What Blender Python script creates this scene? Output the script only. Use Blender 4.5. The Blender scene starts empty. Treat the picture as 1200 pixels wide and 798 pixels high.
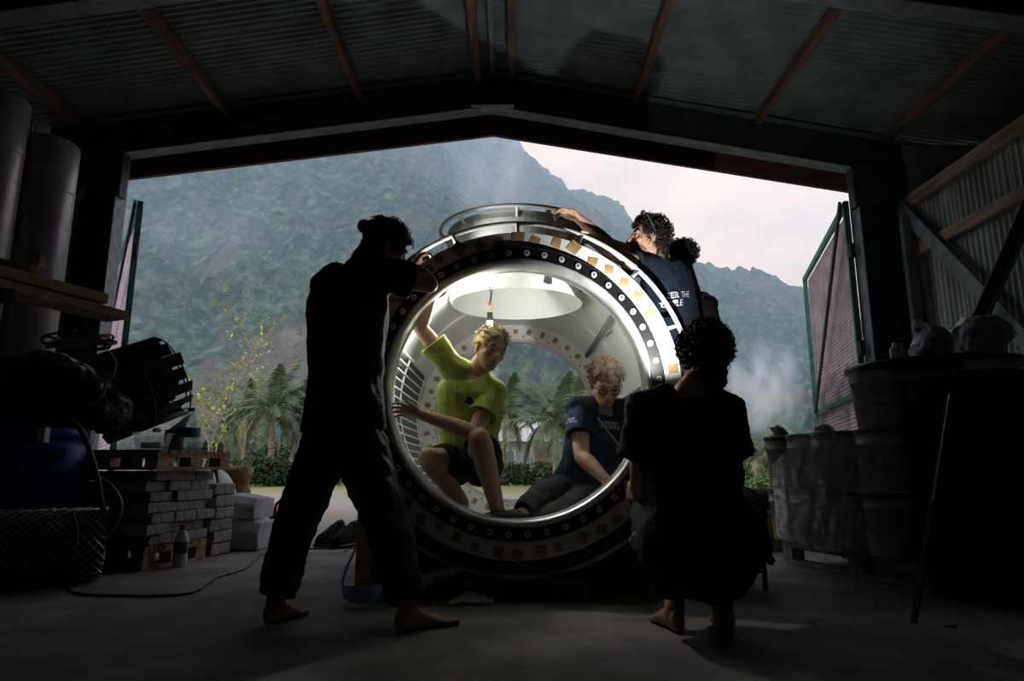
import bpy, bmesh, math, random
import numpy as np
from mathutils import Vector as V, Matrix
from mathutils.bvhtree import BVHTree
random.seed(7); np.random.seed(7)
C = bpy.context.scene.collection
scn = bpy.context.scene
PI = math.pi

# ------------------------------------------------------------------ camera, sky, lights, exposure
F = 790.0                                   # focal length in pixels of the 1200x798 frame
TH = math.radians(10.96)                    # pitch up
EYE = V((0, 0, 0.6))
cd = bpy.data.cameras.new('camera'); cam = bpy.data.objects.new('camera', cd); C.objects.link(cam)
cam.location = EYE; cam.rotation_euler = (PI / 2 + TH, 0, 0)
cd.sensor_width = 36; cd.lens = 36 * F / 1200; cd.clip_start = .05; cd.clip_end = 2000
scn.camera = cam
scn.view_settings.view_transform = 'Standard'; scn.view_settings.look = 'None'
scn.view_settings.gamma = 1; scn.view_settings.exposure = 0; scn.view_settings.use_curve_mapping = False

LAMP_W = 58.0; TORCH_W = 32.0; HEADLAMP_W = 110.0                # the work lamp in the capsule and the pocket torch
W = bpy.data.worlds.new('overcast_sky'); scn.world = W; W.use_nodes = True
nt = W.node_tree; nt.nodes.clear()
def N(nt, t, **k):
    n = nt.nodes.new(t)
    for a, b in k.items(): setattr(n, a, b)
    return n
wo = N(nt, 'ShaderNodeOutputWorld'); bg = N(nt, 'ShaderNodeBackground')
tc = N(nt, 'ShaderNodeTexCoord'); mp = N(nt, 'ShaderNodeMapping'); mp.inputs['Scale'].default_value = (2.2, 2.2, 5)
nz = N(nt, 'ShaderNodeTexNoise'); nz.inputs['Scale'].default_value = 2.0; nz.inputs['Detail'].default_value = 6
cr = N(nt, 'ShaderNodeValToRGB')
cr.color_ramp.elements[0].position = .36; cr.color_ramp.elements[0].color = (.64, .66, .82, 1)
cr.color_ramp.elements[1].position = .62; cr.color_ramp.elements[1].color = (.92, .92, 1.03, 1)
nt.links.new(tc.outputs['Generated'], mp.inputs['Vector']); nt.links.new(mp.outputs[0], nz.inputs['Vector'])
nt.links.new(nz.outputs['Fac'], cr.inputs['Fac']); nt.links.new(cr.outputs[0], bg.inputs['Color'])
bg.inputs['Strength'].default_value = 1.45
nt.links.new(bg.outputs[0], wo.inputs['Surface'])

sd_ = bpy.data.lights.new('contrast_sun', 'SUN'); sd_.energy = .9; sd_.angle = math.radians(25); sd_.color = (1.0, .95, .88)  # soft sun added to the overcast sky to give the mountain contrast
so_ = bpy.data.objects.new('contrast_sun', sd_); C.objects.link(so_); so_.rotation_euler = V((.80, .42, -.55)).to_track_quat('-Z', 'Y').to_euler()

# ------------------------------------------------------------------ helpers
ct, st = math.cos(TH), math.sin(TH)
def ray(px, py):
    u = (px - 600) / F; v = (399 - py) / F
    return V((u, ct - v * st, st + v * ct))
def P(px, py, Y):                           # point seen at a pixel, at world depth Y
    d = ray(px, py); return EYE + d * (Y / d.y)
def G(px, py, z=0.0):                       # point seen at a pixel, at height z
    d = ray(px, py); return EYE + d * ((z - EYE.z) / d.z)

_M = {}
def mat(name, col, rough=.8, metal=0, var=.25, scale=8, bump=.15, spec=.4, col2=None, detail=5, emit=None, stretch=None, lo=.35, hi=.65):
    if name in _M: return _M[name]
    m = bpy.data.materials.new(name); m.use_nodes = True; t = m.node_tree
    b = t.nodes['Principled BSDF']
    b.inputs['Roughness'].default_value = rough; b.inputs['Metallic'].default_value = metal
    b.inputs['Specular IOR Level'].default_value = spec
    a = tuple(max(0, c * (1 - var)) for c in col[:3]) + (1,)
    z = (tuple(col2[:3]) if col2 else tuple(min(1, c * (1 + var)) for c in col[:3])) + (1,)
    tc = N(t, 'ShaderNodeTexCoord'); nz = N(t, 'ShaderNodeTexNoise')
    nz.inputs['Scale'].default_value = scale; nz.inputs['Detail'].default_value = detail
    src = tc.outputs['Object']
    if stretch:
        mp = N(t, 'ShaderNodeMapping'); mp.inputs['Scale'].default_value = stretch
        t.links.new(src, mp.inputs[0]); src = mp.outputs[0]
    t.links.new(src, nz.inputs['Vector'])
    r = N(t, 'ShaderNodeValToRGB'); r.color_ramp.elements[0].position = lo; r.color_ramp.elements[1].position = hi
    r.color_ramp.elements[0].color = a; r.color_ramp.elements[1].color = z
    t.links.new(nz.outputs['Fac'], r.inputs[0]); t.links.new(r.outputs[0], b.inputs['Base Color'])
    if bump:
        bp = N(t, 'ShaderNodeBump'); bp.inputs['Strength'].default_value = bump; bp.inputs['Distance'].default_value = .02
        t.links.new(nz.outputs['Fac'], bp.inputs['Height']); t.links.new(bp.outputs[0], b.inputs['Normal'])
    if emit:
        b.inputs['Emission Color'].default_value = emit[0] + (1,); b.inputs['Emission Strength'].default_value = emit[1]
    _M[name] = m
    return m

def clear_mat(name, tint=(1, 1, 1), ior=1.45, rough=.03, haze=0.0, hazecol=(.8, .8, .8), scale=6):
    m = bpy.data.materials.new(name); m.use_nodes = True; t = m.node_tree; t.nodes.clear()
    o = N(t, 'ShaderNodeOutputMaterial'); ge = N(t, 'ShaderNodeNewGeometry'); dt = N(t, 'ShaderNodeVectorMath', operation='DOT_PRODUCT')
    t.links.new(ge.outputs['Incoming'], dt.inputs[0]); t.links.new(ge.outputs['Normal'], dt.inputs[1])     # Schlick reflectance, the same from both sides
    ab = N(t, 'ShaderNodeMath', operation='ABSOLUTE'); t.links.new(dt.outputs['Value'], ab.inputs[0])
    om = N(t, 'ShaderNodeMath', operation='SUBTRACT'); om.inputs[0].default_value = 1; t.links.new(ab.outputs[0], om.inputs[1])
    pw = N(t, 'ShaderNodeMath', operation='POWER'); pw.inputs[1].default_value = 5; t.links.new(om.outputs[0], pw.inputs[0])
    f0 = ((ior - 1) / (ior + 1)) ** 2; fr = N(t, 'ShaderNodeMath', operation='MULTIPLY_ADD'); fr.inputs[1].default_value = 1 - f0; fr.inputs[2].default_value = f0; t.links.new(pw.outputs[0], fr.inputs[0])
    tr = N(t, 'ShaderNodeBsdfTransparent'); tr.inputs[0].default_value = tint + (1,)
    gl = N(t, 'ShaderNodeBsdfGlossy'); gl.inputs['Roughness'].default_value = rough
    mx = N(t, 'ShaderNodeMixShader')
    t.links.new(fr.outputs[0], mx.inputs[0]); t.links.new(tr.outputs[0], mx.inputs[1]); t.links.new(gl.outputs[0], mx.inputs[2])
    out = mx.outputs[0]
    if haze:
        df = N(t, 'ShaderNodeBsdfDiffuse'); df.inputs[0].default_value = hazecol + (1,)
        nz = N(t, 'ShaderNodeTexNoise'); nz.inputs['Scale'].default_value = scale; nz.inputs['Detail'].default_value = 6
        tc = N(t, 'ShaderNodeTexCoord'); t.links.new(tc.outputs['Object'], nz.inputs['Vector'])
        mr = N(t, 'ShaderNodeMapRange'); mr.inputs[1].default_value = .4; mr.inputs[2].default_value = .7
        mr.inputs[3].default_value = haze * .3; mr.inputs[4].default_value = haze * 1.5
        t.links.new(nz.outputs['Fac'], mr.inputs[0])
        m2 = N(t, 'ShaderNodeMixShader'); t.links.new(mr.outputs[0], m2.inputs[0])
        t.links.new(out, m2.inputs[1]); t.links.new(df.outputs[0], m2.inputs[2]); out = m2.outputs[0]
    t.links.new(out, o.inputs['Surface'])
    return m

OFF = {}
def tag(o, label, cat, group=None, kind=None):
    o['label'] = label; o['category'] = cat
    if group: o['group'] = group
    if kind: o['kind'] = kind
    return o
def empty(name, loc=(0, 0, 0), label=None, cat=None, group=None):
    o = bpy.data.objects.new(name, None); C.objects.link(o); o.location = loc; OFF[o.name] = V(loc)
    if label: tag(o, label, cat, group)
    return o
def structure(o):
    o['kind'] = 'structure'; return o

def frame_of(d):
    d = d.normalized(); a = V((0, 0, 1)) if abs(d.z) < .9 else V((1, 0, 0))
    x = d.cross(a).normalized(); return x, x.cross(d).normalized()

class Geo:
    def __init__(s): s.v = []; s.f = []
    def add(s, vs, fs):
        k = len(s.v); s.v += [V(p) for p in vs]; s.f += [tuple(i + k for i in f) for f in fs]; return s
    def loft(s, rings, cap=True):
        n = len(rings[0]); vs = [p for r in rings for p in r]; fs = []
        for i in range(len(rings) - 1):
            for j in range(n):
                k = (j + 1) % n; fs.append((i * n + j, i * n + k, (i + 1) * n + k, (i + 1) * n + j))
        if cap:
            fs.append(tuple(range(n - 1, -1, -1))); fs.append(tuple((len(rings) - 1) * n + j for j in range(n)))
        return s.add(vs, fs)
    def tube(s, pts, r, n=8, cap=True):
        pts = [V(p) for p in pts]; rs = r if isinstance(r, (list, tuple)) else [r] * len(pts)
        x, y = frame_of(pts[1] - pts[0]); rings = []
        for i, p in enumerate(pts):
            d = (pts[min(i + 1, len(pts) - 1)] - pts[max(i - 1, 0)]).normalized()
            x = (x - d * x.dot(d)).normalized(); y = d.cross(x)
            rings.append([p + (x * math.cos(a) + y * math.sin(a)) * rs[i] for a in (2 * PI * j / n for j in range(n))])
        return s.loft(rings, cap)
    def cap(s, p, q, r1, r2, n=14, mid=None):       # rounded cone
        p = V(p); q = V(q); d = (q - p)
        if d.length < 1e-5: d = V((0, 0, 1e-4))
        d.normalize(); pts = []; rs = []
        for a in (80, 50, 25): pts.append(p - d * r1 * math.sin(math.radians(a))); rs.append(r1 * math.cos(math.radians(a)))
        pts.append(p); rs.append(r1)
        if mid: pts.append(p.lerp(q, mid[0])); rs.append(mid[1])
        pts.append(q); rs.append(r2)
        for a in (25, 50, 80): pts.append(q + d * r2 * math.sin(math.radians(a))); rs.append(r2 * math.cos(math.radians(a)))
        return s.tube(pts, rs, n)
    def ell(s, c, r, M=None, n=16, m=10):
        c = V(c); rings = []
        for i in range(1, m):
            a = PI * i / m
            rings.append([V((r[0] * math.sin(a) * math.cos(b), r[1] * math.sin(a) * math.sin(b), -r[2] * math.cos(a))) for b in (2 * PI * j / n for j in range(n))])
        rings = [[(M @ (c + p) if M else c + p) for p in R] for R in rings]
        return s.loft(rings)
    def box(s, c, sz, M=None):
        c = V(c); h = V(sz) / 2
        vs = [c + V((x * h.x, y * h.y, z * h.z)) for x in (-1, 1) for y in (-1, 1) for z in (-1, 1)]
        if M: vs = [M @ p for p in vs]
        return s.add(vs, [(0, 1, 3, 2), (4, 6, 7, 5), (0, 4, 5, 1), (2, 3, 7, 6), (0, 2, 6, 4), (1, 5, 7, 3)])
    def bar(s, a, b, w, h, up=(0, 0, 1)):           # box from a to b, w sideways, h along up
        a = V(a); b = V(b); d = (b - a).normalized(); x = d.cross(V(up)).normalized(); u = x.cross(d)
        vs = [p + x * i * w / 2 + u * j * h / 2 for p in (a, b) for i, j in ((-1, -1), (1, -1), (1, 1), (-1, 1))]
        return s.add(vs, [(3, 2, 1, 0), (4, 5, 6, 7), (0, 1, 5, 4), (1, 2, 6, 5), (2, 3, 7, 6), (3, 0, 4, 7)])
    def lathe(s, prof, n=48, o=(0, 0, 0), axis='z', cap=False, closed=False):
        o = V(o); rings = []
        if closed: prof = list(prof) + [prof[0]]
        for r, h in prof:
            R = []
            for j in range(n):
                a = 2 * PI * j / n
                p = (r * math.cos(a), r * math.sin(a), h) if axis == 'z' else (r * math.cos(a), h, r * math.sin(a)) if axis == 'y' else (h, r * math.cos(a), r * math.sin(a))
                R.append(o + V(p))
            rings.append(R)
        return s.loft(rings, cap)
    def mesh(s, name, off=V((0, 0, 0))):
        me = bpy.data.meshes.new(name); me.from_pydata([p - off for p in s.v], [], s.f)
        bm = bmesh.new(); bm.from_mesh(me); bmesh.ops.remove_doubles(bm, verts=bm.verts, dist=1e-6) if len(s.v) < 60000 and not getattr(s, 'raw', 0) else None
        if not getattr(s, 'raw', 0): bmesh.ops.recalc_face_normals(bm, faces=bm.faces)
        bm.to_mesh(me); bm.free(); me.update()
        return me
    def build(s, name, m, parent=None, smooth=False, loc=None, bevel=0, kind=None):
        off = OFF.get(parent.name, V((0, 0, 0))) if parent else (V(loc) if loc is not None else V((0, 0, 0)))
        me = s.mesh(name, off); me.materials.append(m)
        if smooth: me.polygons.foreach_set('use_smooth', [True] * len(me.polygons))
        o = bpy.data.objects.new(name, me); C.objects.link(o)
        if parent: o.parent = parent
        else: o.location = off
        OFF[o.name] = off
        if bevel:
            b = o.modifiers.new('bevel', 'BEVEL'); b.width = bevel; b.segments = 2; b.limit_method = 'ANGLE'
        if kind: o['kind'] = kind
        return o
def inst(name, me, parent, M):
    o = bpy.data.objects.new(name, me); C.objects.link(o); o.parent = parent; o.matrix_local = M; OFF[o.name] = OFF.get(parent.name, V((0, 0, 0))); return o
def dup(root, loc, rotz=0, label=None, group=None):
    r = root.copy(); C.objects.link(r); r.location = loc; r.rotation_euler = (0, 0, rotz)
    if label: r['label'] = label
    if group: r['group'] = group
    for ch in list(root.children):
        c = ch.copy(); C.objects.link(c); c.parent = r
        for g in list(ch.children):
            d = g.copy(); C.objects.link(d); d.parent = c
    return r
def T(loc, rz=0, rx=0, ry=0, sc=1):
    return Matrix.Translation(V(loc)) @ Matrix.Rotation(rz, 4, 'Z') @ Matrix.Rotation(ry, 4, 'Y') @ Matrix.Rotation(rx, 4, 'X') @ Matrix.Scale(sc, 4)
def bake(o, mods):
    """apply modifiers set up by mods(o) into the mesh"""
    mods(o); dg = bpy.context.evaluated_depsgraph_get(); dg.update()
    me = bpy.data.meshes.new_from_object(o.evaluated_get(dg)); o.modifiers.clear()
    old = o.data; o.data = me; bpy.data.meshes.remove(old)
    me.polygons.foreach_set('use_smooth', [True] * len(me.polygons)); return o
_tex = {}
def remesh(o, vox, smooth=4, wrinkle=0, wsize=.12, fine=0):
    def f(o):
        r = o.modifiers.new('r', 'REMESH'); r.mode = 'VOXEL'; r.voxel_size = vox
        s = o.modifiers.new('s', 'SMOOTH'); s.factor = .5; s.iterations = smooth
        for amt, size in ((wrinkle, wsize), (fine, wsize * .35)):
            if amt:
                if size not in _tex:
                    _tex[size] = bpy.data.textures.new('folds', 'CLOUDS'); _tex[size].noise_scale = size; _tex[size].noise_depth = 1
                d = o.modifiers.new('d', 'DISPLACE'); d.texture = _tex[size]; d.strength = amt; d.mid_level = .5; d.texture_coords = 'LOCAL'
    return bake(o, f)
def lerp(a, b, t): return a + (b - a) * t

# ------------------------------------------------------------------ materials
m_floor = mat('stained concrete', (.21, .19, .185), .85, scale=1.6, var=.5, bump=.35, detail=10)
next(n for n in m_floor.node_tree.nodes if n.type == 'TEX_NOISE').inputs['Roughness'].default_value = .68
m_steel_dark = mat('dark steel', (.035, .045, .045), .6, .3, scale=5)
m_flange = mat('grey green steel', (.16, .20, .20), .55, .2, scale=9)
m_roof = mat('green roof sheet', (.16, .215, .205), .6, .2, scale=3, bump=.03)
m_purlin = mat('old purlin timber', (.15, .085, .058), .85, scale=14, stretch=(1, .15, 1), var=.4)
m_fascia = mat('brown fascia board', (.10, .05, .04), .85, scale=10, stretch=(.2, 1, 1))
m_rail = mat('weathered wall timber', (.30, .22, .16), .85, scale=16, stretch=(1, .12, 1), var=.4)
m_sheet = mat('weathered wall sheet', (.30, .34, .30), .55, .35, scale=4, var=.4, stretch=(1, 1, .25), bump=.05)
m_gate = mat('green gate steel', (.05, .16, .12), .55, .1, scale=8)
m_gatesheet = mat('pale gate sheet', (.50, .40, .44), .5, .35, scale=4, bump=.05)
m_timber = mat('pale pine timber', (.52, .36, .22), .75, scale=18, stretch=(.12, 1, 1), var=.3)
m_pallet = mat('pallet wood', (.34, .21, .14), .85, scale=14, stretch=(1, .2, 1), var=.4)
m_oldpallet = mat('grey pallet wood', (.30, .30, .30), .85, scale=14, var=.4)
m_block = mat('grey concrete', (.33, .31, .31), .9, scale=22, var=.3, bump=.2)
m_white = mat('white gelcoat', (.74, .76, .74), .42, scale=3, var=.06, bump=.0)
m_blackring = mat('black retaining ring', (.012, .013, .015), .3, .2, scale=8, bump=0)
m_rim = mat('polished acrylic rim', (.62, .64, .62), .22, .25, scale=7, var=.3, bump=.02)
m_boltw = mat('pale washer', (.72, .72, .70), .4, .3, var=.1, bump=0)
m_boltd = mat('dark bolt socket', (.05, .05, .05), .5, .4, bump=0)
m_tape = mat('brown tape', (.36, .235, .11), .5, scale=14, var=.35, bump=.05)
m_wire = mat('white coated wire', (.78, .80, .78), .45, var=.08, bump=0)
m_wall_in = mat('grey grille backing', (.075, .08, .08), .6, var=.2)
m_skin = mat('tanned skin', (.46, .27, .18), .55, scale=20, var=.12, bump=.03)
m_skin2 = mat('warm skin', (.52, .32, .22), .55, scale=20, var=.12, bump=.03)
m_navy = mat('navy cotton', (.005, .013, .027), .9, scale=30, var=.2, bump=.1)
m_navyl = mat('faded navy cotton', (.010, .027, .052), .9, scale=30, var=.25, bump=.1)
m_black = mat('black cotton', (.009, .009, .010), .9, scale=30, var=.2, bump=.1)
m_work = mat('grubby work trousers', (.030, .030, .027), .9, scale=9, var=.5, bump=.2)
m_lime = mat('lime cotton', (.30, .37, .075), .9, scale=24, var=.14, bump=.08)
m_hairb = mat('dark brown hair', (.018, .011, .008), .45, var=.4, scale=40)
m_hairy = mat('blond hair', (.50, .37, .18), .5, var=.35, scale=40)
m_hairg = mat('greying brown hair', (.17, .12, .085), .5, var=.5, scale=40)
m_eye = mat('eye white', (.62, .60, .57), .25, var=.02, bump=0)
m_iris = mat('dark iris', (.03, .02, .015), .2, bump=0)
m_lip = mat('lip skin', (.42, .19, .14), .5, var=.1, bump=0)
m_glass_frame = mat('dark spectacle frame', (.03, .03, .035), .35, bump=0)
m_print = mat('white shirt print', (.62, .66, .68), .8, var=.1, bump=0)
m_printd = mat('grey shirt print', (.06, .065, .07), .8, var=.1, bump=0)
m_blue = mat('blue drum plastic', (.015, .05, .30), .38, var=.15, scale=4, bump=.02)
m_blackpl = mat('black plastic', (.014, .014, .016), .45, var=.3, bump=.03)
m_cable = mat('black rubber', (.02, .02, .02), .5, var=.2, bump=.02)
m_rope = mat('brown rope', (.24, .17, .12), .85, scale=60, var=.4)
m_pipe = mat('grey plastic pipe', (.27, .245, .27), .30, .25, scale=3, var=.22, bump=.04)
m_pail = mat('grey plastic pail', (.50, .48, .50), .5, var=.08, scale=4, bump=.02)
m_lidm = mat('dark pail lid', (.05, .05, .055), .5, var=.1)
m_yellow = mat('yellow crate plastic', (.45, .36, .03), .55, var=.15, bump=.03)
m_red = mat('red plastic', (.55, .03, .03), .4, var=.1, bump=0)
m_orange = mat('orange plastic', (.85, .22, .04), .4, var=.1, bump=0)
m_foam = mat('pale grey foam', (.42, .42, .44), .8, scale=5, var=.2, bump=.2)
m_foamw = mat('white packing sheet', (.62, .62, .64), .7, scale=4, var=.12, bump=.1)
m_bag = mat('brown paper sack', (.36, .24, .13), .85, scale=6, var=.3, bump=.4)
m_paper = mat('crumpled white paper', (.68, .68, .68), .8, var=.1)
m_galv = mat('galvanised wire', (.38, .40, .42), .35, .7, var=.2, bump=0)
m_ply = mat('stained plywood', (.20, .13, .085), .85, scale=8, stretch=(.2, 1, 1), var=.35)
m_teal = mat('pale cloth', (.55, .62, .62), .85, var=.2)
m_milk = mat('milky plastic', (.62, .62, .62), .4, var=.08, bump=0)
m_label = mat('blue bottle label', (.03, .14, .28), .6, var=.2, bump=0)
m_bark = mat('palm bark', (.32, .22, .16), .9, scale=5, stretch=(1, 1, 4), var=.4, bump=.5)
m_frond = mat('palm frond green', (.085, .125, .06), .5, scale=1.5, var=.45, bump=0)
m_frondy = mat('yellowing frond', (.20, .20, .10), .55, scale=1.5, var=.4, bump=0)
m_leafy = mat('yellow green leaf', (.60, .60, .06), .5, scale=3, var=.35, bump=0)
m_leafg = mat('bush leaf green', (.085, .16, .035), .5, scale=2, var=.5, bump=0)
m_leafd = mat('dark hedge leaf', (.035, .065, .022), .55, scale=2, var=.5, bump=0)
m_twig = mat('pale twig bark', (.34, .30, .26), .9, scale=10)
m_acryl = clear_mat('clear acrylic', haze=.022, hazecol=(.8, .82, .8), scale=5)
m_film = clear_mat('thin plastic film', tint=(.95, .95, .96), ior=1.45, rough=.16, haze=.26, hazecol=(.80, .78, .84), scale=14)
m_pet = clear_mat('clear bottle plastic', tint=(.92, .95, .97), rough=.05, haze=.22, hazecol=(.7, .75, .8), scale=12)

# ------------------------------------------------------------------ the shed
YG = 7.0
def gate(px, py, dy=0.0):                    # a point on the front frame (the frame stands 2 degrees askew)
    p = P(px, py, YG); p = P(px, py, YG + .035 * p.x + dy); return p

# floor slab: cells with a joint between pours
fl = structure(empty('floor'))
for i, (x0, x1, y0, y1) in enumerate(((-5.3, 5.4, -6, .6), (-5.3, 5.4, .605, 6.1), (-5.3, 5.4, 6.105, 6.95))):
    Geo().box(((x0 + x1) / 2, (y0 + y1) / 2, -.06), (x1 - x0, y1 - y0, .12)).build('slab', m_floor, fl)
Geo().box((0, .5, -.075), (10.6, 12.8, .12)).build('joint_fill', m_steel_dark, fl)

def corr(p0, du, dv, nu, pitch, amp, nrm, n_per=8):
    """corrugated sheet: waves step along du (total length nu*pitch), flat along dv"""
    g = Geo(); k = int(nu * n_per); du = du.normalized()
    vs = []
    for i in range(k + 1):
        a = i / n_per; o = p0 + du * (a * pitch) + nrm * (amp * math.sin(2 * PI * a)); vs += [o, o + dv]
    g.add(vs, [(2 * i, 2 * i + 1, 2 * i + 3, 2 * i + 2) for i in range(k)])
    return g
ceil = structure(empty('ceiling'))
rid = gate(578, 86); LE = gate(20, 155); RE = gate(1133, 174)
sl = (LE - rid); sr = (RE - rid)
sL = sl.z / abs(sl.x); sR = sr.z / abs(sr.x)
YR = rid.y
def roof_z(x): return rid.z + (sL * (rid.x - x) if x < rid.x else sR * (x - rid.x))
sheet_w = 11 * .076
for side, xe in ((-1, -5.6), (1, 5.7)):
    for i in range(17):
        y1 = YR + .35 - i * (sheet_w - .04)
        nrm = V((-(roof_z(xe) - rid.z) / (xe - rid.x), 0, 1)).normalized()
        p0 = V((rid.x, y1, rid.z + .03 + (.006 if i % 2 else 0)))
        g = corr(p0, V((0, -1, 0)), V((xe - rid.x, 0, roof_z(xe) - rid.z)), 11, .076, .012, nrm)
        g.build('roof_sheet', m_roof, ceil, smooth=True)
# ridge cap and ridge bracket
g = Geo(); g.bar((rid.x, -6, rid.z + .06), (rid.x, YR + .4, rid.z + .06), .36, .01); g.build('ridge_cap', m_roof, ceil)
g = Geo(); g.bar((rid.x - .0, -6, rid.z - .02), (rid.x, YR, rid.z - .02), .05, .1); g.build('ridge_angle', m_flange, ceil)
# purlins run front to back under the sheets
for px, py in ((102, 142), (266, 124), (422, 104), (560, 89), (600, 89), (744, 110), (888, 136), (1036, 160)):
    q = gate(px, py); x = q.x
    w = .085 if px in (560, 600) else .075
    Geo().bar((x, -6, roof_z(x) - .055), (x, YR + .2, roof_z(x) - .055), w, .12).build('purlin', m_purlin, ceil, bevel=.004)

# front portal frame: two rafters and two columns of I section
def i_bar(name, a, b, depth, width, parent, up, mw=m_steel_dark, mf=m_flange, tf=.014):
    a = V(a); b = V(b); d = (b - a).normalized(); u = (V(up) - d * V(up).dot(d)).normalized()
    w = Geo().bar(a, b, .012, depth, u).build(name, mw, parent)
    Geo().bar(a + u * (depth / 2), b + u * (depth / 2), width, tf, u).build('flange', mf, w)
    Geo().bar(a - u * (depth / 2), b - u * (depth / 2), width, tf, u).build('flange', mf, w)
    return w
def portal(name, apex, eaveL, eaveR, dep=.46, cols=()):
    t = structure(empty(name, (apex.x, apex.y, 0)))
    for e in (eaveL, eaveR): i_bar('rafter', apex, e, dep, .17, t, (0, 0, 1))
    Geo().box((apex.x, apex.y - .03, apex.z), (.5, .04, dep + .05)).build('apex_plate', m_steel_dark, t)
    Geo().box((apex.x, apex.y - .09, apex.z - dep / 2 - .03), (.48, .14, .012)).build('apex_tie', m_flange, t)
    return t
ra = gate(578, 108); rl = gate(60, 172); rr = gate(1120, 200)
pf = portal('trim_1', ra, rl, rr, .43)
def column(parent, x0, x1, yt, yb_px, Y):
    """a dark column with a pale inner flange"""
cl_top = gate(110, 195); cr_top = gate(1028, 210)
for (xa, xb, zt, nm) in ((gate(84, 300).x, gate(134, 300).x, 3.95, 'column'), (gate(1008, 300).x, gate(1062, 300).x, 3.95, 'column')):
    yc = YG + .035 * xa
    w = Geo().box(((xa + xb) / 2, yc, zt / 2), (abs(xb - xa), .02, zt)).build(nm, m_steel_dark, pf)
    inner = xb if xa < 0 else xa; outer = xa if xa < 0 else xb
    Geo().box((inner, yc, zt / 2), (.016, .2, zt)).build('flange', m_flange, w)
    Geo().box((outer, yc, zt / 2), (.016, .2, zt)).build('flange', m_flange, w)
    g = Geo()
    for z in (.4, 1.3, 2.2, 3.1):
        g.box(((xa + xb) / 2, yc - .06, z), (abs(xb - xa), .1, .012))
    g.build('stiffener', m_steel_dark, w, kind='stuff')
    Geo().box(((xa + xb) / 2, yc - .05, 3.72), (abs(xb - xa) + .1, .12, .5)).build('haunch', m_steel_dark, pf)
# brown fascia behind the rafters, whose lower edge frames the opening
tr2 = structure(empty('trim_2', (0, 7.1, 0)))
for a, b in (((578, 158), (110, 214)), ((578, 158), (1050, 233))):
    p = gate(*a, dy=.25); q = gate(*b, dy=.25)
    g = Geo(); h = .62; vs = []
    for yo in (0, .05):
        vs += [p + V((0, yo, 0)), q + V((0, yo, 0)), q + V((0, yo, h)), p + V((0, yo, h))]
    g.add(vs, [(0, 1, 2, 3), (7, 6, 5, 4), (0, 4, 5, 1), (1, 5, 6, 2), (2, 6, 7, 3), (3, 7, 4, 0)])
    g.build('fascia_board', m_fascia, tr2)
# second frame nearer the camera (its rafter crosses the top right corner)
y2 = 4.6
e2 = P(1150, 0, y2)
zoff = e2.z + .1 - roof_z(e2.x)
pf2 = portal('trim_3', V((rid.x, y2, rid.z - .28)), V((-5.2, y2, roof_z(-5.2) - .28)), V((5.2, y2, roof_z(5.2) - .28)), .4)
for x in (-5.1, 5.1): i_bar('column', (x, y2, 0), (x, y2, roof_z(x) - .3), .4, .17, pf2, (1, 0, 0))

# right wall: vertical sheets, rails and bracing
XW = 4.42
wr = structure(empty('wall_right'))
for i in range(15):
    y1 = 7.2 - i * .8
    z1 = 3.56
    g = corr(V((XW + (.004 if i % 2 else 0), y1, 0)), V((0, -1, 0)), V((0, 0, z1)), 11, .076, .013, V((1, 0, 0)))
    g.build('wall_sheet', m_sheet, wr, smooth=True)
for z, w in ((3.5, .13), (2.92, .12), (1.5, .12), (.5, .1)):
    Geo().bar((XW - .06, -6, z), (XW - .06, 7.1, z), .075, w).build('rail', m_rail, wr, bevel=.005)
Geo().box((5.45, .6, 2.2), (.06, 13.4, 4.6)).build('outer_cladding', m_steel_dark, wr)
Geo().box((4.95, 7.05, 2.1), (1.1, .06, 4.2)).build('end_cladding', m_roof, wr)
XB = XW - .14
def onwall(px, py, x):
    d = ray(px, py); return EYE + d * (x / d.x)
a = onwall(1048, 236, XB); b = onwall(1215, 414, XB)
g = Geo(); g.bar(a, b, .012, .15, (0, -1, .9)); g.build('brace_angle', m_flange, wr)
a = onwall(1215, 232, XB - .12); b = onwall(1152, 372, XB - .12); b2 = a + (b - a) * 2.2
g = Geo(); g.bar(a, b2, .012, .13, (0, 1, .5)); g.bar(a + V((-.05, 0, 0)), b2 + V((-.05, 0, 0)), .1, .01, (0, 1, .5))
g.build('brace_angle', m_steel_dark, wr)
g = Geo(); g.bar((XB - .05, 6.9, 0), (XB - .05, 6.9, 3.3), .07, .07, (0, 1, 0)); g.build('corner_angle', m_flange, wr)

# left wall and the back of the shed
wl = structure(empty('wall_left'))
for i in range(17):
    y1 = 7.2 - i * .8
    g = corr(V((-5.2, y1, 0)), V((0, -1, 0)), V((0, 0, 4.5)), 11, .076, .013, V((1, 0, 0))); g.build('wall_sheet', m_sheet, wl, smooth=True)
for z in (3.5, 2.6, 1.4): Geo().bar((-5.13, -6, z), (-5.13, 7.1, z), .075, .12).build('rail', m_rail, wl)
g = Geo().box((-5.0, 6.95, 1.6), (.9, .05, 3.2)); g.build('end_cladding', m_steel_dark, wl)
a = P(100, 222, 6.7); b = P(62, 268, 6.7); Geo().bar(a, b + (b - a) * 1.2, .02, .09, (0, 1, 0)).build('brace_angle', m_flange, wl)
for px in (74, 84):
    a = P(px, 245, 6.65); Geo().bar((a.x, 6.65, 0), (a.x, 6.65, a.z), .05, .05, (0, 1, 0)).build('corner_angle', m_gate, wl)
wb = structure(empty('wall_back'))
for i in range(14): Geo().box((-5.0 + i * .8, -6.0, 2.6), (.79, .04, 5.2)).build('wall_sheet', m_steel_dark, wb)

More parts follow.
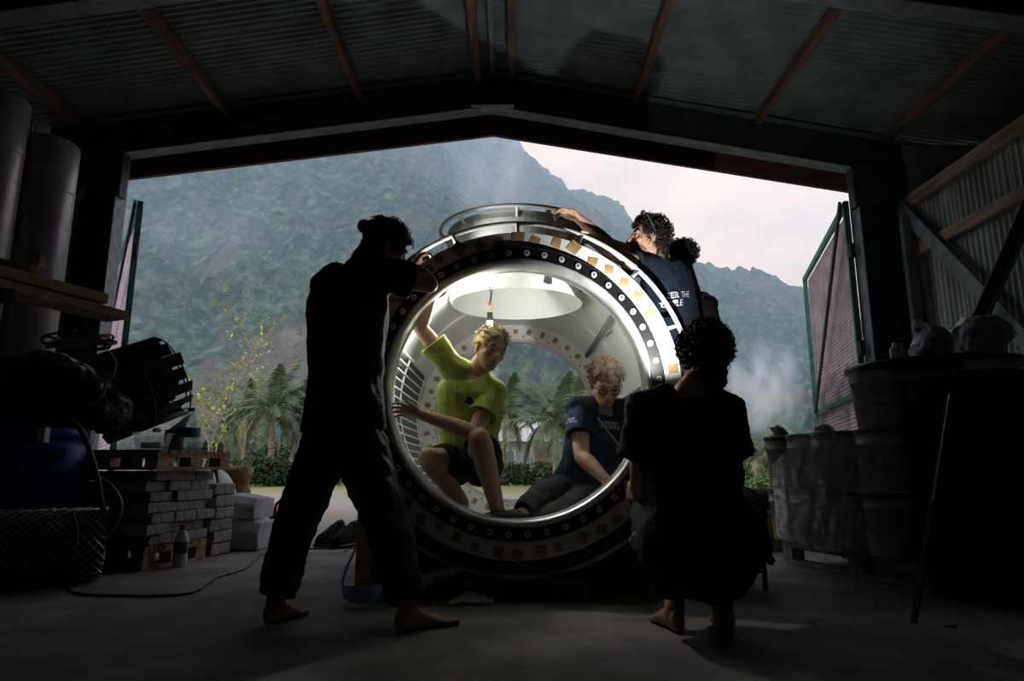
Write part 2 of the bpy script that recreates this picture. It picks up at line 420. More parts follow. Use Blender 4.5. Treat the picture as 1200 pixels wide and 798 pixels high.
# gates, swung outwards
def leaf(name, hinge, far, zt, brace_flip=False, sheet=True):
    t = structure(empty(name, (hinge.x, hinge.y, 0)))
    d = (far - hinge); L = d.length; d.normalize(); up = V((0, 0, 1)); nrm = d.cross(up)
    at = lambda s, z: V((hinge.x, hinge.y, 0)) + d * s + V((0, 0, z))
    z0 = .12
    for s in (.03, L): Geo().bar(at(s, z0), at(s, zt), .06, .06, d).build('stile', m_gate, t)
    for z in (z0, 1.45, zt - .03): Geo().bar(at(0, z), at(L, z), .05, .07).build('cross_bar', m_gate, t)
    q = -nrm * .05
    Geo().bar(at(.05, zt) + q, at(L * .92, 1.45) + q, .03, .07).build('brace', m_steel_dark, t)
    Geo().bar(at(.5, z0) + q, at(L, 1.45) + q, .03, .07).build('brace', m_gate, t)
    g = Geo(); n = int((zt - z0 - .1) / .048); vs = []; fs = []
    for i in range(n * 4):
        z = z0 + .05 + i * .012; o = nrm * (.03 + .012 * (0, 1, 1, 0)[i % 4]); vs += [at(.06, z) + o, at(L - .05, z) + o]
    g.add(vs, [(2 * i, 2 * i + 1, 2 * i + 3, 2 * i + 2) for i in range(n * 4 - 1)])
    g.build('ribbed_sheet', m_gatesheet, t)
    for z in (.6, 1.9, 3.0):
        Geo().tube([at(-.05, z - .08), at(-.05, z + .08)], .03, 8).build('hinge', m_steel_dark, t)
    return t
h = gate(994, 228); leaf('door_1', V((h.x, 7.2, 0)), V((P(943, 326, 10.26).x, 10.26, 0)), 3.6)
h = gate(146, 206); leaf('door_2', V((h.x, 7.2, 0)), V((h.x - 2.15, 10.3, 0)), 3.6)

# ------------------------------------------------------------------ ground and mountain
m_ground = bpy.data.materials.new('dirt and grass'); m_ground.use_nodes = True; t = m_ground.node_tree; b = t.nodes['Principled BSDF']
b.inputs['Roughness'].default_value = .95; b.inputs['Specular IOR Level'].default_value = .1
tc = N(t, 'ShaderNodeTexCoord'); sx = N(t, 'ShaderNodeSeparateXYZ'); t.links.new(tc.outputs['Object'], sx.inputs[0])
mp = N(t, 'ShaderNodeMapping'); mp.inputs['Scale'].default_value = (.25, .6, 1); t.links.new(tc.outputs['Object'], mp.inputs[0])
nz = N(t, 'ShaderNodeTexNoise'); nz.inputs['Scale'].default_value = 1.3; nz.inputs['Detail'].default_value = 8; t.links.new(mp.outputs[0], nz.inputs['Vector'])
ma = N(t, 'ShaderNodeMath', operation='MULTIPLY_ADD'); ma.inputs[1].default_value = 9; t.links.new(nz.outputs['Fac'], ma.inputs[0]); t.links.new(sx.outputs['Y'], ma.inputs[2])
mr = N(t, 'ShaderNodeMapRange'); mr.inputs[1].default_value = 10; mr.inputs[2].default_value = 40; t.links.new(ma.outputs[0], mr.inputs[0])
r = N(t, 'ShaderNodeValToRGB'); E = r.color_ramp.elements
E[0].position = .0; E[0].color = (.20, .175, .16, 1); E[1].position = 1; E[1].color = (.13, .20, .045, 1)
for p, c in ((.12, (.26, .24, .17, 1)), (.22, (.30, .25, .23, 1)), (.42, (.30, .25, .235, 1)), (.55, (.25, .25, .12, 1)), (.8, (.17, .21, .06, 1))):
    e = E.new(p); e.color = c
t.links.new(mr.outputs[0], r.inputs[0])
n2 = N(t, 'ShaderNodeTexNoise'); n2.inputs['Scale'].default_value = 14; n2.inputs['Detail'].default_value = 8; t.links.new(tc.outputs['Object'], n2.inputs['Vector'])
mx = N(t, 'ShaderNodeMixRGB', blend_type='MULTIPLY'); mx.inputs[0].default_value = .55; t.links.new(r.outputs[0], mx.inputs[1]); t.links.new(n2.outputs['Color'], mx.inputs[2])
g2 = N(t, 'ShaderNodeGamma'); g2.inputs[1].default_value = .8; t.links.new(mx.outputs[0], g2.inputs[0])
t.links.new(g2.outputs[0], b.inputs['Base Color'])
g = Geo(); nx, ny = 60, 60
vs = []
for i in range(ny + 1):
    for j in range(nx + 1):
        y = 6.5 + 100 * (i / ny) ** 2; x = -80 + 160 * j / nx
        vs.append(V((x, y, -.06 + .03 * math.sin(x * .9 + y * .5) * min(1, (y - 6.5) / 4))))
g.add(vs, [(i * (nx + 1) + j, i * (nx + 1) + j + 1, (i + 1) * (nx + 1) + j + 1, (i + 1) * (nx + 1) + j) for i in range(ny) for j in range(nx)])
structure(g.build('ground', m_ground, smooth=True))

def vnoise(x, y, seed=0):
    xi = np.floor(x).astype(int); yi = np.floor(y).astype(int); xf = x - xi; yf = y - yi
    def h(a, b):
        n = (a * 374761393 + b * 668265263 + seed * 974711) & 0x7fffffff
        n = ((n ^ (n >> 13)) * 1274126177) & 0x7fffffff
        return ((n ^ (n >> 16)) & 0xffff) / 65535.0
    u = xf * xf * (3 - 2 * xf); v = yf * yf * (3 - 2 * yf)
    return (h(xi, yi) * (1 - u) + h(xi + 1, yi) * u) * (1 - v) + (h(xi, yi + 1) * (1 - u) + h(xi + 1, yi + 1) * u) * v
def fbm(x, y, o=5, seed=0):
    s = 0; a = .5
    for k in range(o): s = s + a * vnoise(x * 2 ** k, y * 2 ** k, seed + k); a *= .5
    return s
def rfbm(x, y, o=4, seed=0):
    s = 0; a = .55
    for k in range(o): s = s + a * (1 - np.abs(2 * vnoise(x * 2 ** k, y * 2 ** k, seed + k) - 1)); a *= .5
    return s
dx = 1.1
xs = np.arange(-250, 215, dx); ys = np.arange(68, 292, dx)
X, Y = np.meshgrid(xs, ys)
def crest(pts, Yc):
    q = [P(a, b, Yc) for a, b in pts]
    return np.interp(X, [p.x for p in q], [p.z for p in q])
far = crest(((-300, 60), (150, 20), (400, 40), (540, 120), (590, 158), (606, 168), (616, 186), (640, 206), (668, 224), (700, 240), (722, 246), (733, 268), (760, 296), (790, 312), (806, 326), (820, 352), (838, 373), (852, 369), (868, 381), (900, 393), (945, 413), (1000, 430), (1100, 455), (1300, 490)), 265)
near = crest(((-300, 20), (150, 60), (300, 70), (430, 110), (505, 160), (545, 205), (570, 240), (640, 320), (700, 380), (760, 420), (850, 455), (950, 470), (1300, 520)), 175)
ff = np.clip((Y - 90) / 175, 0, 1); ff = np.where(Y > 265, np.clip(1 - (Y - 265) / 120, 0, 1), ff)
fn = np.clip((Y - 68) / 107, 0, 1); fn = np.where(Y > 175, np.clip(1 - (Y - 175) / 90, 0, 1), fn)
wob = rfbm((X * .8 + Y * .30) / 58 + .35, (Y * .9 - X * .5) / 170, 3, 3) - .5
H1 = far * ff ** 1.15 + wob * 42 * np.sin(PI * np.clip(ff, 0, 1)) * (Y < 265)
H2 = near * fn ** 1.05 + wob * 40 * np.sin(PI * fn)
H = np.maximum(H1, H2)
H = H + (rfbm(X / 22, Y / 22, 4, 9) - .5) * 6 * np.clip(H / 25, 0, 1)
# tree crowns: bumps of a few metres
cell = 3.0
jx = vnoise(X / cell, Y / cell, 40)
H = H + (vnoise(X / 3.0, Y / 3.0, 50) ** 1.5) * 4.2 + vnoise(X / 1.6, Y / 1.6, 60) * 2.6 - 1.6
H = H * np.clip((Y - 66) / 6, 0, 1)
m_mt = bpy.data.materials.new('forested slope'); m_mt.use_nodes = True; t = m_mt.node_tree; b = t.nodes['Principled BSDF']
b.inputs['Roughness'].default_value = .9; b.inputs['Specular IOR Level'].default_value = .1
tc = N(t, 'ShaderNodeTexCoord')
n1 = N(t, 'ShaderNodeTexNoise'); n1.inputs['Scale'].default_value = .55; n1.inputs['Detail'].default_value = 9; n1.inputs['Roughness'].default_value = .7; t.links.new(tc.outputs['Object'], n1.inputs['Vector'])
r1 = N(t, 'ShaderNodeValToRGB'); E = r1.color_ramp.elements; E[0].position = .38; E[0].color = (.016, .030, .014, 1); E[1].position = .64; E[1].color = (.11, .165, .095, 1)
e = E.new(.5); e.color = (.048, .078, .046, 1); t.links.new(n1.outputs['Fac'], r1.inputs[0])
n2 = N(t, 'ShaderNodeTexNoise'); n2.inputs['Scale'].default_value = .035; n2.inputs['Detail'].default_value = 7; n2.inputs['Roughness'].default_value = .6; t.links.new(tc.outputs['Object'], n2.inputs['Vector'])
r2 = N(t, 'ShaderNodeValToRGB'); r2.color_ramp.elements[0].position = .56; r2.color_ramp.elements[1].position = .70; t.links.new(n2.outputs['Fac'], r2.inputs[0])
vo = N(t, 'ShaderNodeTexVoronoi'); vo.inputs['Scale'].default_value = .75; t.links.new(tc.outputs['Object'], vo.inputs['Vector'])
vg = N(t, 'ShaderNodeRGBToBW'); t.links.new(vo.outputs['Color'], vg.inputs[0]); vm = N(t, 'ShaderNodeMapRange'); vm.inputs[1].default_value = .2; vm.inputs[2].default_value = .8; vm.inputs[3].default_value = .45; vm.inputs[4].default_value = 1.5; t.links.new(vg.outputs[0], vm.inputs[0])
mv = N(t, 'ShaderNodeVectorMath', operation='SCALE'); t.links.new(r1.outputs[0], mv.inputs[0]); t.links.new(vm.outputs[0], mv.inputs['Scale'])
mx = N(t, 'ShaderNodeMixRGB'); mx.inputs[2].default_value = (.20, .14, .11, 1); r2f = N(t, 'ShaderNodeMath', operation='MULTIPLY'); r2f.inputs[1].default_value = .6; t.links.new(r2.outputs[0], r2f.inputs[0]); t.links.new(r2f.outputs[0], mx.inputs[0]); t.links.new(mv.outputs[0], mx.inputs[1])
geo = N(t, 'ShaderNodeNewGeometry'); sx = N(t, 'ShaderNodeSeparateXYZ'); t.links.new(geo.outputs['True Normal'], sx.inputs[0])
sl_ = N(t, 'ShaderNodeMapRange'); sl_.inputs[1].default_value = .42; sl_.inputs[2].default_value = .22; t.links.new(sx.outputs['Z'], sl_.inputs[0])
m3 = N(t, 'ShaderNodeMath', operation='MULTIPLY'); m3.inputs[1].default_value = .55; t.links.new(sl_.outputs[0], m3.inputs[0])
mx2 = N(t, 'ShaderNodeMixRGB'); mx2.inputs[2].default_value = (.17, .14, .13, 1); t.links.new(m3.outputs[0], mx2.inputs[0]); t.links.new(mx.outputs[0], mx2.inputs[1])
t.links.new(mx2.outputs[0], b.inputs['Base Color'])
n3 = N(t, 'ShaderNodeTexNoise'); n3.inputs['Scale'].default_value = .9; n3.inputs['Detail'].default_value = 6; t.links.new(tc.outputs['Object'], n3.inputs['Vector'])
bp = N(t, 'ShaderNodeBump'); bp.inputs['Strength'].default_value = .9; bp.inputs['Distance'].default_value = 1.6; t.links.new(n3.outputs['Fac'], bp.inputs['Height']); t.links.new(bp.outputs[0], b.inputs['Normal'])
ny, nx = X.shape
co = np.stack([X, Y, H - .3], -1).reshape(-1, 3)
idx = np.arange(ny * nx).reshape(ny, nx)
fa = np.stack([idx[:-1, :-1], idx[:-1, 1:], idx[1:, 1:], idx[1:, :-1]], -1).reshape(-1, 4)
me = bpy.data.meshes.new('mountain'); me.from_pydata(co.tolist(), [], fa.tolist()); me.materials.append(m_mt)
me.polygons.foreach_set('use_smooth', [True] * len(me.polygons))
mo = bpy.data.objects.new('mountain', me); C.objects.link(mo); structure(mo)

# haze over the valley: a thin volume between the trees and the mountain
def volume(name, dens, colr, loc, size, label, noise=None, ellipsoid=False):
    g = Geo()
    if ellipsoid: g.ell((0, 0, 0), (1, 1, 1), n=24, m=14)
    else: g.box((0, 0, 0), (2, 2, 2))
    m = bpy.data.materials.new(name); m.use_nodes = True; t = m.node_tree; t.nodes.clear()
    o = N(t, 'ShaderNodeOutputMaterial'); vsn = N(t, 'ShaderNodeVolumeScatter'); vsn.inputs['Color'].default_value = colr + (1,); vsn.inputs['Density'].default_value = dens
    vsn.inputs['Anisotropy'].default_value = .0
    if noise:
        tc = N(t, 'ShaderNodeTexCoord'); mp = N(t, 'ShaderNodeMapping'); mp.inputs['Scale'].default_value = noise
        t.links.new(tc.outputs['Object'], mp.inputs[0]); nz = N(t, 'ShaderNodeTexNoise'); nz.inputs['Scale'].default_value = 1; nz.inputs['Detail'].default_value = 3; nz.inputs['Distortion'].default_value = .6
        t.links.new(mp.outputs[0], nz.inputs['Vector'])
        ln = N(t, 'ShaderNodeVectorMath', operation='LENGTH'); t.links.new(tc.outputs['Object'], ln.inputs[0])
        fo = N(t, 'ShaderNodeMapRange'); fo.inputs[1].default_value = .15; fo.inputs[2].default_value = .95; fo.inputs[3].default_value = 1; fo.inputs[4].default_value = 0; t.links.new(ln.outputs['Value'], fo.inputs[0])
        nr = N(t, 'ShaderNodeMapRange'); nr.inputs[1].default_value = .44; nr.inputs[2].default_value = .68; nr.inputs[3].default_value = 0; nr.inputs[4].default_value = dens; t.links.new(nz.outputs['Fac'], nr.inputs[0])
        mu = N(t, 'ShaderNodeMath', operation='MULTIPLY'); t.links.new(fo.outputs[0], mu.inputs[0]); t.links.new(nr.outputs[0], mu.inputs[1]); t.links.new(mu.outputs[0], vsn.inputs['Density'])
    t.links.new(vsn.outputs[0], o.inputs['Volume'])
    ob = g.build(name, m); ob.location = loc; ob.scale = size
    tag(ob, label, 'haze' if not noise else 'smoke', kind='stuff')
    return ob
volume('valley_haze', .0044, (.50, .73, 1.0), (-20, 170, 70), (235, 128, 75), 'thin blue haze hanging before the forested mountain')
c = P(892, 452, 30); volume('fire_smoke', 1.7, (.72, .84, 1.0), c, (1.9, 2.2, 2.6), 'drifting blue smoke before the palm at right', noise=(1.6, 1.2, 1.0), ellipsoid=True)
c = P(590, 205, 60); volume('thin_smoke', .22, (.68, .82, 1.0), c, (6, 5, 6.5), 'thin smoke rising in front of the dark mountain peak', noise=(1.3, 1.2, .8), ellipsoid=True)
c = P(270, 265, 60); volume('thin_smoke', .07, (.68, .82, 1.0), c, (13, 5, 5.5), 'faint smoke across the slope at upper left', noise=(1.5, 1.2, .8), ellipsoid=True)
scn.cycles.volume_step_rate = 2.0; scn.cycles.volume_bounces = 1
scn.cycles.max_bounces = 8; scn.cycles.transparent_max_bounces = 16; scn.cycles.volume_max_steps = 128

# ------------------------------------------------------------------ plants
def frond_mesh(name, L=2.6, droop=1.0, n=34, w=.62):
    g = Geo(); g.raw = 1; pts = []
    for i in range(15):
        s = i / 14; pts.append(V((L * (s - .18 * droop * s * s), 0, L * (.25 * s - .62 * droop * s ** 2.2))))
    g.tube(pts, [.035 * (1 - .85 * i / 14) for i in range(15)], 5)
    for i in range(n):
        s = .1 + .9 * i / (n - 1); k = s * 14; a = pts[min(int(k), 13)].lerp(pts[min(int(k) + 1, 14)], k - int(k))
        d = (pts[min(int(k) + 1, 14)] - pts[max(int(k) - 1, 0)]).normalized()
        l = w * (math.sin(PI * min(.97, s * .82 + .14)) ** .7) * random.uniform(.85, 1.1)
        for sd in (-1, 1):
            o = V((0, sd, 0)) * .72 + d * .62 + V((0, 0, -.30 - .35 * random.random()))
            o.normalize(); e = a + o * l; e2 = a + o * l * .55 + V((0, 0, .05)); q = d * .032
            g.add([a - q, a + q, e2 + q, e2 - q, e + V((0, 0, -.08))], [(0, 1, 2, 3), (3, 2, 4)])
    me = g.mesh(name); return me
fr_a = frond_mesh('frond', 2.6, .75); fr_b = frond_mesh('frond', 2.4, 1.15); fr_c = frond_mesh('frond', 2.7, .4)
for f in (fr_a, fr_b, fr_c): f.materials.append(m_frond)
fr_y = fr_b.copy(); fr_y.materials.clear(); fr_y.materials.append(m_frondy)
def palm(base, h, label, n=17, sc=1.0, lean=(0, 0), yellow=2, r=.14):
    t = empty('palm_tree', base, label, 'palm tree', 'palms beyond the yard'); b = V(base)
    pts = [b + V((lean[0] * s * s, lean[1] * s * s, h * s)) for s in (0, .1, .3, .5, .7, .85, 1)]
    Geo().tube(pts, [r * 1.5, r * 1.1, r, r * .95, r * .9, r * .85, r * .9], 10).build('trunk', m_bark, t, smooth=True)
    for i in range(n):
        a = i * 2.399 + random.random() * .4; el = lerp(1.15, -.55, (i / (n - 1)) ** .8)
        me = (fr_c if el > .5 else fr_a if el > -.1 else fr_b) if i < n - yellow else fr_y
        inst('frond', me, t, T(V((lean[0], lean[1], h)), a, ry=-el, sc=sc * random.uniform(.85, 1.1)))
    return t
def gp(px, Y, z=-.06): p = P(px, 560, Y); return V((p.x, Y, z))
palm(gp(316, 32), 3.5, 'coconut palm with a straight pale trunk standing before the hedge at left', 18, 1.0, (-.1, 0))
palm(gp(284, 36), 3.6, 'coconut palm left of the pale trunked palm, in its shade', 16, 1.0, (0.1, 0))
palm(gp(262, 40), 2.8, 'low palm behind the yellow leaved sapling', 14, 1.1)
palm(gp(340, 35), 3.4, 'coconut palm with a grey trunk just left of the standing man', 18, 1.05, (.45, 0))
palm(gp(385, 33), 3.3, 'coconut palm hidden mostly behind the standing man', 16, 1.1, (-.1, 0), 3)
palm(gp(590, 33), 3.4, 'coconut palm with a pinkish trunk seen through the capsule beside the man in lime', 18, 1.15, (.1, 0), 3, r=.11)
palm(gp(652, 27), 2.6, 'young palm with sprawling fronds seen through the middle of the capsule', 18, 1.0, (0, 0), 1)
palm(gp(674, 31), 3.0, 'coconut palm seen through the capsule behind the man with glasses', 17, 1.1, (-.2, 0), 3)
palm(gp(700, 37), 4.0, 'tall palm seen at the right edge of the far window', 14, 1.1)
palm(gp(545, 38), 3.9, 'tall palm seen through the capsule behind the shoulder of the man in lime', 15, 1.1)
palm(gp(893, 30), 1.3, 'low palm wrapped in blue smoke at right', 14, .82, (0, 0), 3)
palm(gp(868, 34), 2.3, 'palm behind the smoke with half hidden fronds', 14, .8, (.2, 0), 2)

def leaf_blob(g, c, rad, n, sz, rnd=random):
    for _ in range(n):
        d = V((rnd.gauss(0, 1), rnd.gauss(0, 1), rnd.gauss(0, 1))).normalized(); k = rnd.uniform(.45, 1) ** .5
        p = c + V((d.x * rad[0], d.y * rad[1], d.z * rad[2])) * k
        if p.z < 0: p.z = rnd.uniform(0, .1)
        a = V((rnd.gauss(0, 1), rnd.gauss(0, 1), rnd.gauss(0, .6))).normalized(); b = a.cross(V((rnd.gauss(0, 1), rnd.gauss(0, 1), 1))).normalized()
        s = sz * rnd.uniform(.6, 1.3); q = a.cross(b) * s * .2
        g.add([p - a * s, p + b * s * .45 + q, p + a * s, p - b * s * .45 + q], [(0, 1, 2), (0, 2, 3)])
def bush(px, Y, w, h, m, label, n=1400, sz=.1, cat='bush', group=None, dep=.7, stems=5):
    c = gp(px, Y); t = empty('bush', c, label, cat, group); g = Geo(); g.raw = 1
    for k in range(4):
        leaf_blob(g, c + V((random.uniform(-.5, .5) * w, random.uniform(-.3, .3) * dep, h * random.uniform(.35, .6))), (w * .55, dep, h * .5), n // 4, sz)
    g.build('foliage', m, t)
    for k in range(stems):
        a = random.uniform(0, 6.28); Geo().tube([c, c + V((math.cos(a) * w * .3, math.sin(a) * .2, h * .6))], [.03, .012], 6).build('stem', m_twig, t)
    return t
for i, (px, Y, w, h, lab) in enumerate((
        (232, 30, 1.3, 1.25, 'clipped dark hedge clump behind the brown sack'), (268, 30.5, 1.3, 1.2, 'dark hedge clump left of the pale palm trunk'),
        (300, 30.6, 1.2, 1.25, 'dark hedge clump at the foot of the pale palm trunk'), (336, 30.8, 1.3, 1.15, 'dark hedge clump right of the pale palm trunk'),
        (372, 31, 1.4, 1.2, 'dark hedge clump beside the standing man'), (560, 31, 1.5, 1.1, 'dark hedge clump seen through the capsule at the knee of the man in lime'),
        (606, 31.2, 1.5, 1.0, 'dark hedge clump seen through the middle of the capsule'), (650, 31, 1.5, 1.15, 'dark hedge clump seen through the capsule left of the man with glasses'),
        (700, 31, 1.6, 1.2, 'dark hedge clump seen through the capsule behind the man with glasses'))):
    bush(px, Y, w, h, m_leafd, lab, 1500, .11, group='hedge along the yard')
bush(897, 13, .62, .62, m_leafg, 'bright green leafy bush beside the grey pails', 1800, .055)
bush(873, 14.5, .6, .85, m_leafg, 'bright green bush just right of the squatting man', 1700, .055)
bush(925, 15.5, .9, .75, m_leafg, 'green bush under the outer edge of the open gate', 1500, .06)
for px, Y, w, h, lab in ((905, 38, 2.2, 1.9, 'bushy green tree clump behind the smoke'), (938, 33, 1.6, 1.5, 'bushy tree clump seen left of the open gate'), (845, 38, 2, 2.2, 'tree clump just right of the capsule'), (250, 44, 4, 2.4, 'broad dark tree clump behind the palms at left'), (345, 46, 4, 2.6, 'broad dark tree clump behind the standing man'), (620, 46, 5, 2.6, 'broad dark tree clump behind the pale roofed house'), (700, 45, 4, 3, 'broad tree clump behind the palms at the far window')):
    bush(px, Y, w, h, m_leafd if Y > 40 else m_leafg, lab, 2600, .2, cat='tree', dep=1.5)
# the sapling with yellow leaves
c = gp(232, 12); t = empty('sapling', c, 'thin sapling with sparse bright yellow green leaves behind the water bottle', 'tree')
gb = Geo(); gl = Geo(); gl.raw = 1
def branch(p, d, L, r, lev):
    pts = [p]
    for i in range(5):
        d = (d + V((random.gauss(0, .14), random.gauss(0, .14), .05))).normalized(); p = p + d * L / 5; pts.append(p)
        if lev < 2 and i > 0:
            for _ in range(2 if lev == 0 else 1):
                s = (d * .7 + V((random.gauss(0, .7), random.gauss(0, .7), random.uniform(-.1, .5)))).normalized(); branch(p, s, L * random.uniform(.32, .5), r * .5, lev + 1)
        if lev >= 1 and i > 0:
            for _ in range(2):
                a = V((random.gauss(0, 1), random.gauss(0, 1), random.gauss(0, .5))).normalized(); q = a.cross(V((0, 0, 1))).normalized() * .026; l = a * random.uniform(.06, .11)
                gl.add([p, p + l * .5 + q, p + l, p + l * .5 - q], [(0, 1, 2, 3)])
    gb.tube(pts, [r * (1 - .14 * i) for i in range(6)], 5)
branch(c, V((.02, 0, 1)), 2.75, .025, 0); branch(c + V((.1, .1, .3)), V((.25, 0, 1)), 1.6, .018, 0)
gb.build('branches', m_twig, t, kind='stuff'); gl.build('leaves', m_leafy, t, kind='stuff')

# house with a pale roof, seen through the capsule
c = gp(617, 40); t = empty('house', c, 'small house with a pale gable roof seen through the capsule', 'house')
m_hw = mat('pale house wall', (.30, .34, .33), .9); m_hr = mat('pale roof', (.62, .64, .62), .7)
Geo().box(c + V((0, 0, 1.2)), (4.6, 3, 2.4)).build('wall', m_hw, t)
g = Geo(); a = c + V((0, 0, 2.4))
g.add([a + V((-2.7, -1.8, -.1)), a + V((-2.7, 1.8, -.1)), a + V((2.2, 1.8, -.1)), a + V((2.2, -1.8, -.1)), a + V((-2.7, 0, 1.0)), a + V((1.4, 0, 1.5))], [(0, 3, 5, 4), (2, 1, 4, 5), (1, 0, 4), (3, 2, 5), (0, 1, 2, 3)])
g.build('roof', m_hr, t)
f = Geo().box(c + V((-1.1, -1.52, 1.4)), (.9, .06, .9)).build('window', m_hr, t); Geo().box(c + V((-1.1, -1.56, 1.4)), (.74, .03, .74)).build('pane', m_flange, f)
Geo().box(c + V((.9, -1.52, 1.0)), (.9, .06, 2.0)).build('door', m_ply, t)

# ------------------------------------------------------------------ the capsule
YF = 3.3; CX = P(607, 455, YF).x; ZC = P(607, 455, YF).z
CC = V((CX, 0, ZC)); RIN, ROUT = .755, .79; YB = 5.3
cap = empty('habitat_capsule', (CX, YF, 0), 'white cylindrical capsule with clear round end windows and a railed hatch, resting on timber blocks', 'capsule')
def latY(prof, n=96, closed=True):
    return Geo().lathe(prof, n, CC, 'y', closed=closed)
# hull with a hole for the hatch trunk
YT = 4.02; RT = .40
hull = latY([(ROUT, YF + .07), (ROUT, YB), (RIN, YB), (RIN, YF + .07)], 128).build('hull', m_white, cap, smooth=False)
cut = Geo().lathe([(RT, ZC + .3), (RT, ZC + 1.2)], 64, (CX, YT, 0), 'z', cap=True).build('hull_cutter', m_white)
def fboo(o):
    b = o.modifiers.new('b', 'BOOLEAN'); b.object = cut; b.operation = 'DIFFERENCE'; b.solver = 'EXACT'
cut.location = cut.location
bake(hull, fboo); bpy.data.objects.remove(cut)
for p in hull.data.polygons: p.use_smooth = True
m = hull.modifiers.new('es', 'EDGE_SPLIT'); m.split_angle = math.radians(35)
# rings at the front
latY([(.715, YF + .035), (.818, YF + .035), (.818, YF + .075), (.715, YF + .075)]).build('front_flange', m_white, cap)
br = latY([(.66, YF - .005), (.722, YF - .005), (.728, YF + .002), (.728, YF + .05), (.66, YF + .05)]).build('retaining_ring', m_blackring, cap)
latY([(.628, YF + .04), (.634, YF - .02), (.652, YF - .03), (.664, YF - .015), (.664, YF + .11), (.628, YF + .11)]).build('window_rim', m_rim, cap, smooth=True)
latY([(.628, YF + .09), (.76, YF + .11), (.76, YF + .14), (.628, YF + .12)]).build('front_bulkhead', m_white, cap)
# clear dome
R0 = .632; bulge = .15; Rs = (R0 * R0 + bulge * bulge) / (2 * bulge)
prof = []
for i in range(17):
    a = math.asin(R0 / Rs) * (1 - i / 16); prof.append((max(Rs * math.sin(a), .0008), YF + .03 - (Rs * math.cos(a) - (Rs - bulge))))
latY(prof, 96, closed=False).build('dome_window', m_acryl, cap, smooth=True)
# bolts
g = Geo().lathe([(.002, -.012), (.0135, -.012), (.0155, -.006), (.0155, 0)], 14, axis='y'); bme = g.mesh('bolt'); bme.materials.append(m_boltw)
g = Geo().lathe([(.001, -.0135), (.006, -.0135), (.0068, -.011)], 6, axis='y'); sme = g.mesh('bolt_socket'); sme.materials.append(m_boltd)
for i in range(48):
    a = 2 * PI * (i + .5) / 48
    b_ = inst('bolt', bme, cap, T((.694 * math.cos(a), -.005, ZC + .694 * math.sin(a))))
    inst('bolt_socket', sme, b_, Matrix.Identity(4))
# tape patches on the flanges
tms = []
for k in range(4):
    w, h = random.uniform(.034, .048), random.uniform(.036, .05); e = .006
    g = Geo().add([(-w / 2 - random.uniform(-e, e), 0, -h / 2), (w / 2, 0, -h / 2 + random.uniform(-e, e)), (w / 2 + random.uniform(-e, e), 0, h / 2), (-w / 2, 0, h / 2 - random.uniform(-e, e)),
                   (-w / 2, .003, -h / 2), (w / 2, .003, -h / 2), (w / 2, .003, h / 2), (-w / 2, .003, h / 2)],
                  [(0, 1, 2, 3), (7, 6, 5, 4), (0, 4, 5, 1), (1, 5, 6, 2), (2, 6, 7, 3), (3, 7, 4, 0)])
    me = g.mesh('tape_patch'); me.materials.append(m_tape); tms.append(me)
for i in range(48):
    a = 2 * PI * i / 48 + random.uniform(-.02, .02); rr_ = .778 + random.uniform(-.018, .014)
    up_ = 60 < math.degrees(a) < 120
    M = Matrix.Translation(V((rr_ * math.cos(a), .0325, ZC + rr_ * math.sin(a)))) @ Matrix.Rotation(random.uniform(-.35, .35) + (random.uniform(-.5, .8) if up_ else 0), 4, 'Y') @ Matrix.Scale(random.uniform(.9, 1.15) * (1.2 if up_ else 1), 4)
    inst('tape_patch', tms[i % 4], cap, M)
# outer rail with short posts
def ring(c, R, r, axis, n=96, k=8, a0=0, a1=2 * PI):
    full = abs(a1 - a0 - 2 * PI) < 1e-4; pts = []
    for i in range(n + 1):
        a = a0 + (a1 - a0) * i / n
        pts.append(c + (V((R * math.cos(a), 0, R * math.sin(a))) if axis == 'y' else V((R * math.cos(a), R * math.sin(a), 0))))
    return Geo().tube(pts, r, k)
YR_ = YF + .13
ring(V((CX, YR_, ZC)), .905, .0125, 'y').build('outer_rail', m_white, cap, smooth=True)
for i in range(16):
    a = 2 * PI * i / 16 + PI / 2
    p = V((CX + .83 * math.cos(a), YF + .09, ZC + .83 * math.sin(a))); q = V((CX + .905 * math.cos(a), YR_, ZC + .905 * math.sin(a)))
    Geo().tube([V((CX + .78 * math.cos(a), YF + .08, ZC + .78 * math.sin(a))), p, q], .011, 7).build('rail_post', m_white, cap, smooth=True)
# shade in the lower gap between flange and rail, added as black segments
for i in range(9):
    a0 = PI * 1.06 + i * PI * .88 / 9 + .02; a1 = PI * 1.06 + (i + 1) * PI * .88 / 9 - .02; g = Geo(); rings = []
    for k in range(9):
        a = lerp(a0, a1, k / 8)
        rings.append([V((CX + r_ * math.cos(a), YF + yy, ZC + r_ * math.sin(a))) for r_, yy in ((.836, .08), (.885, .09), (.885, .12), (.836, .12))])
    g.loft(rings); g.build('gap_shade', m_blackring, cap)
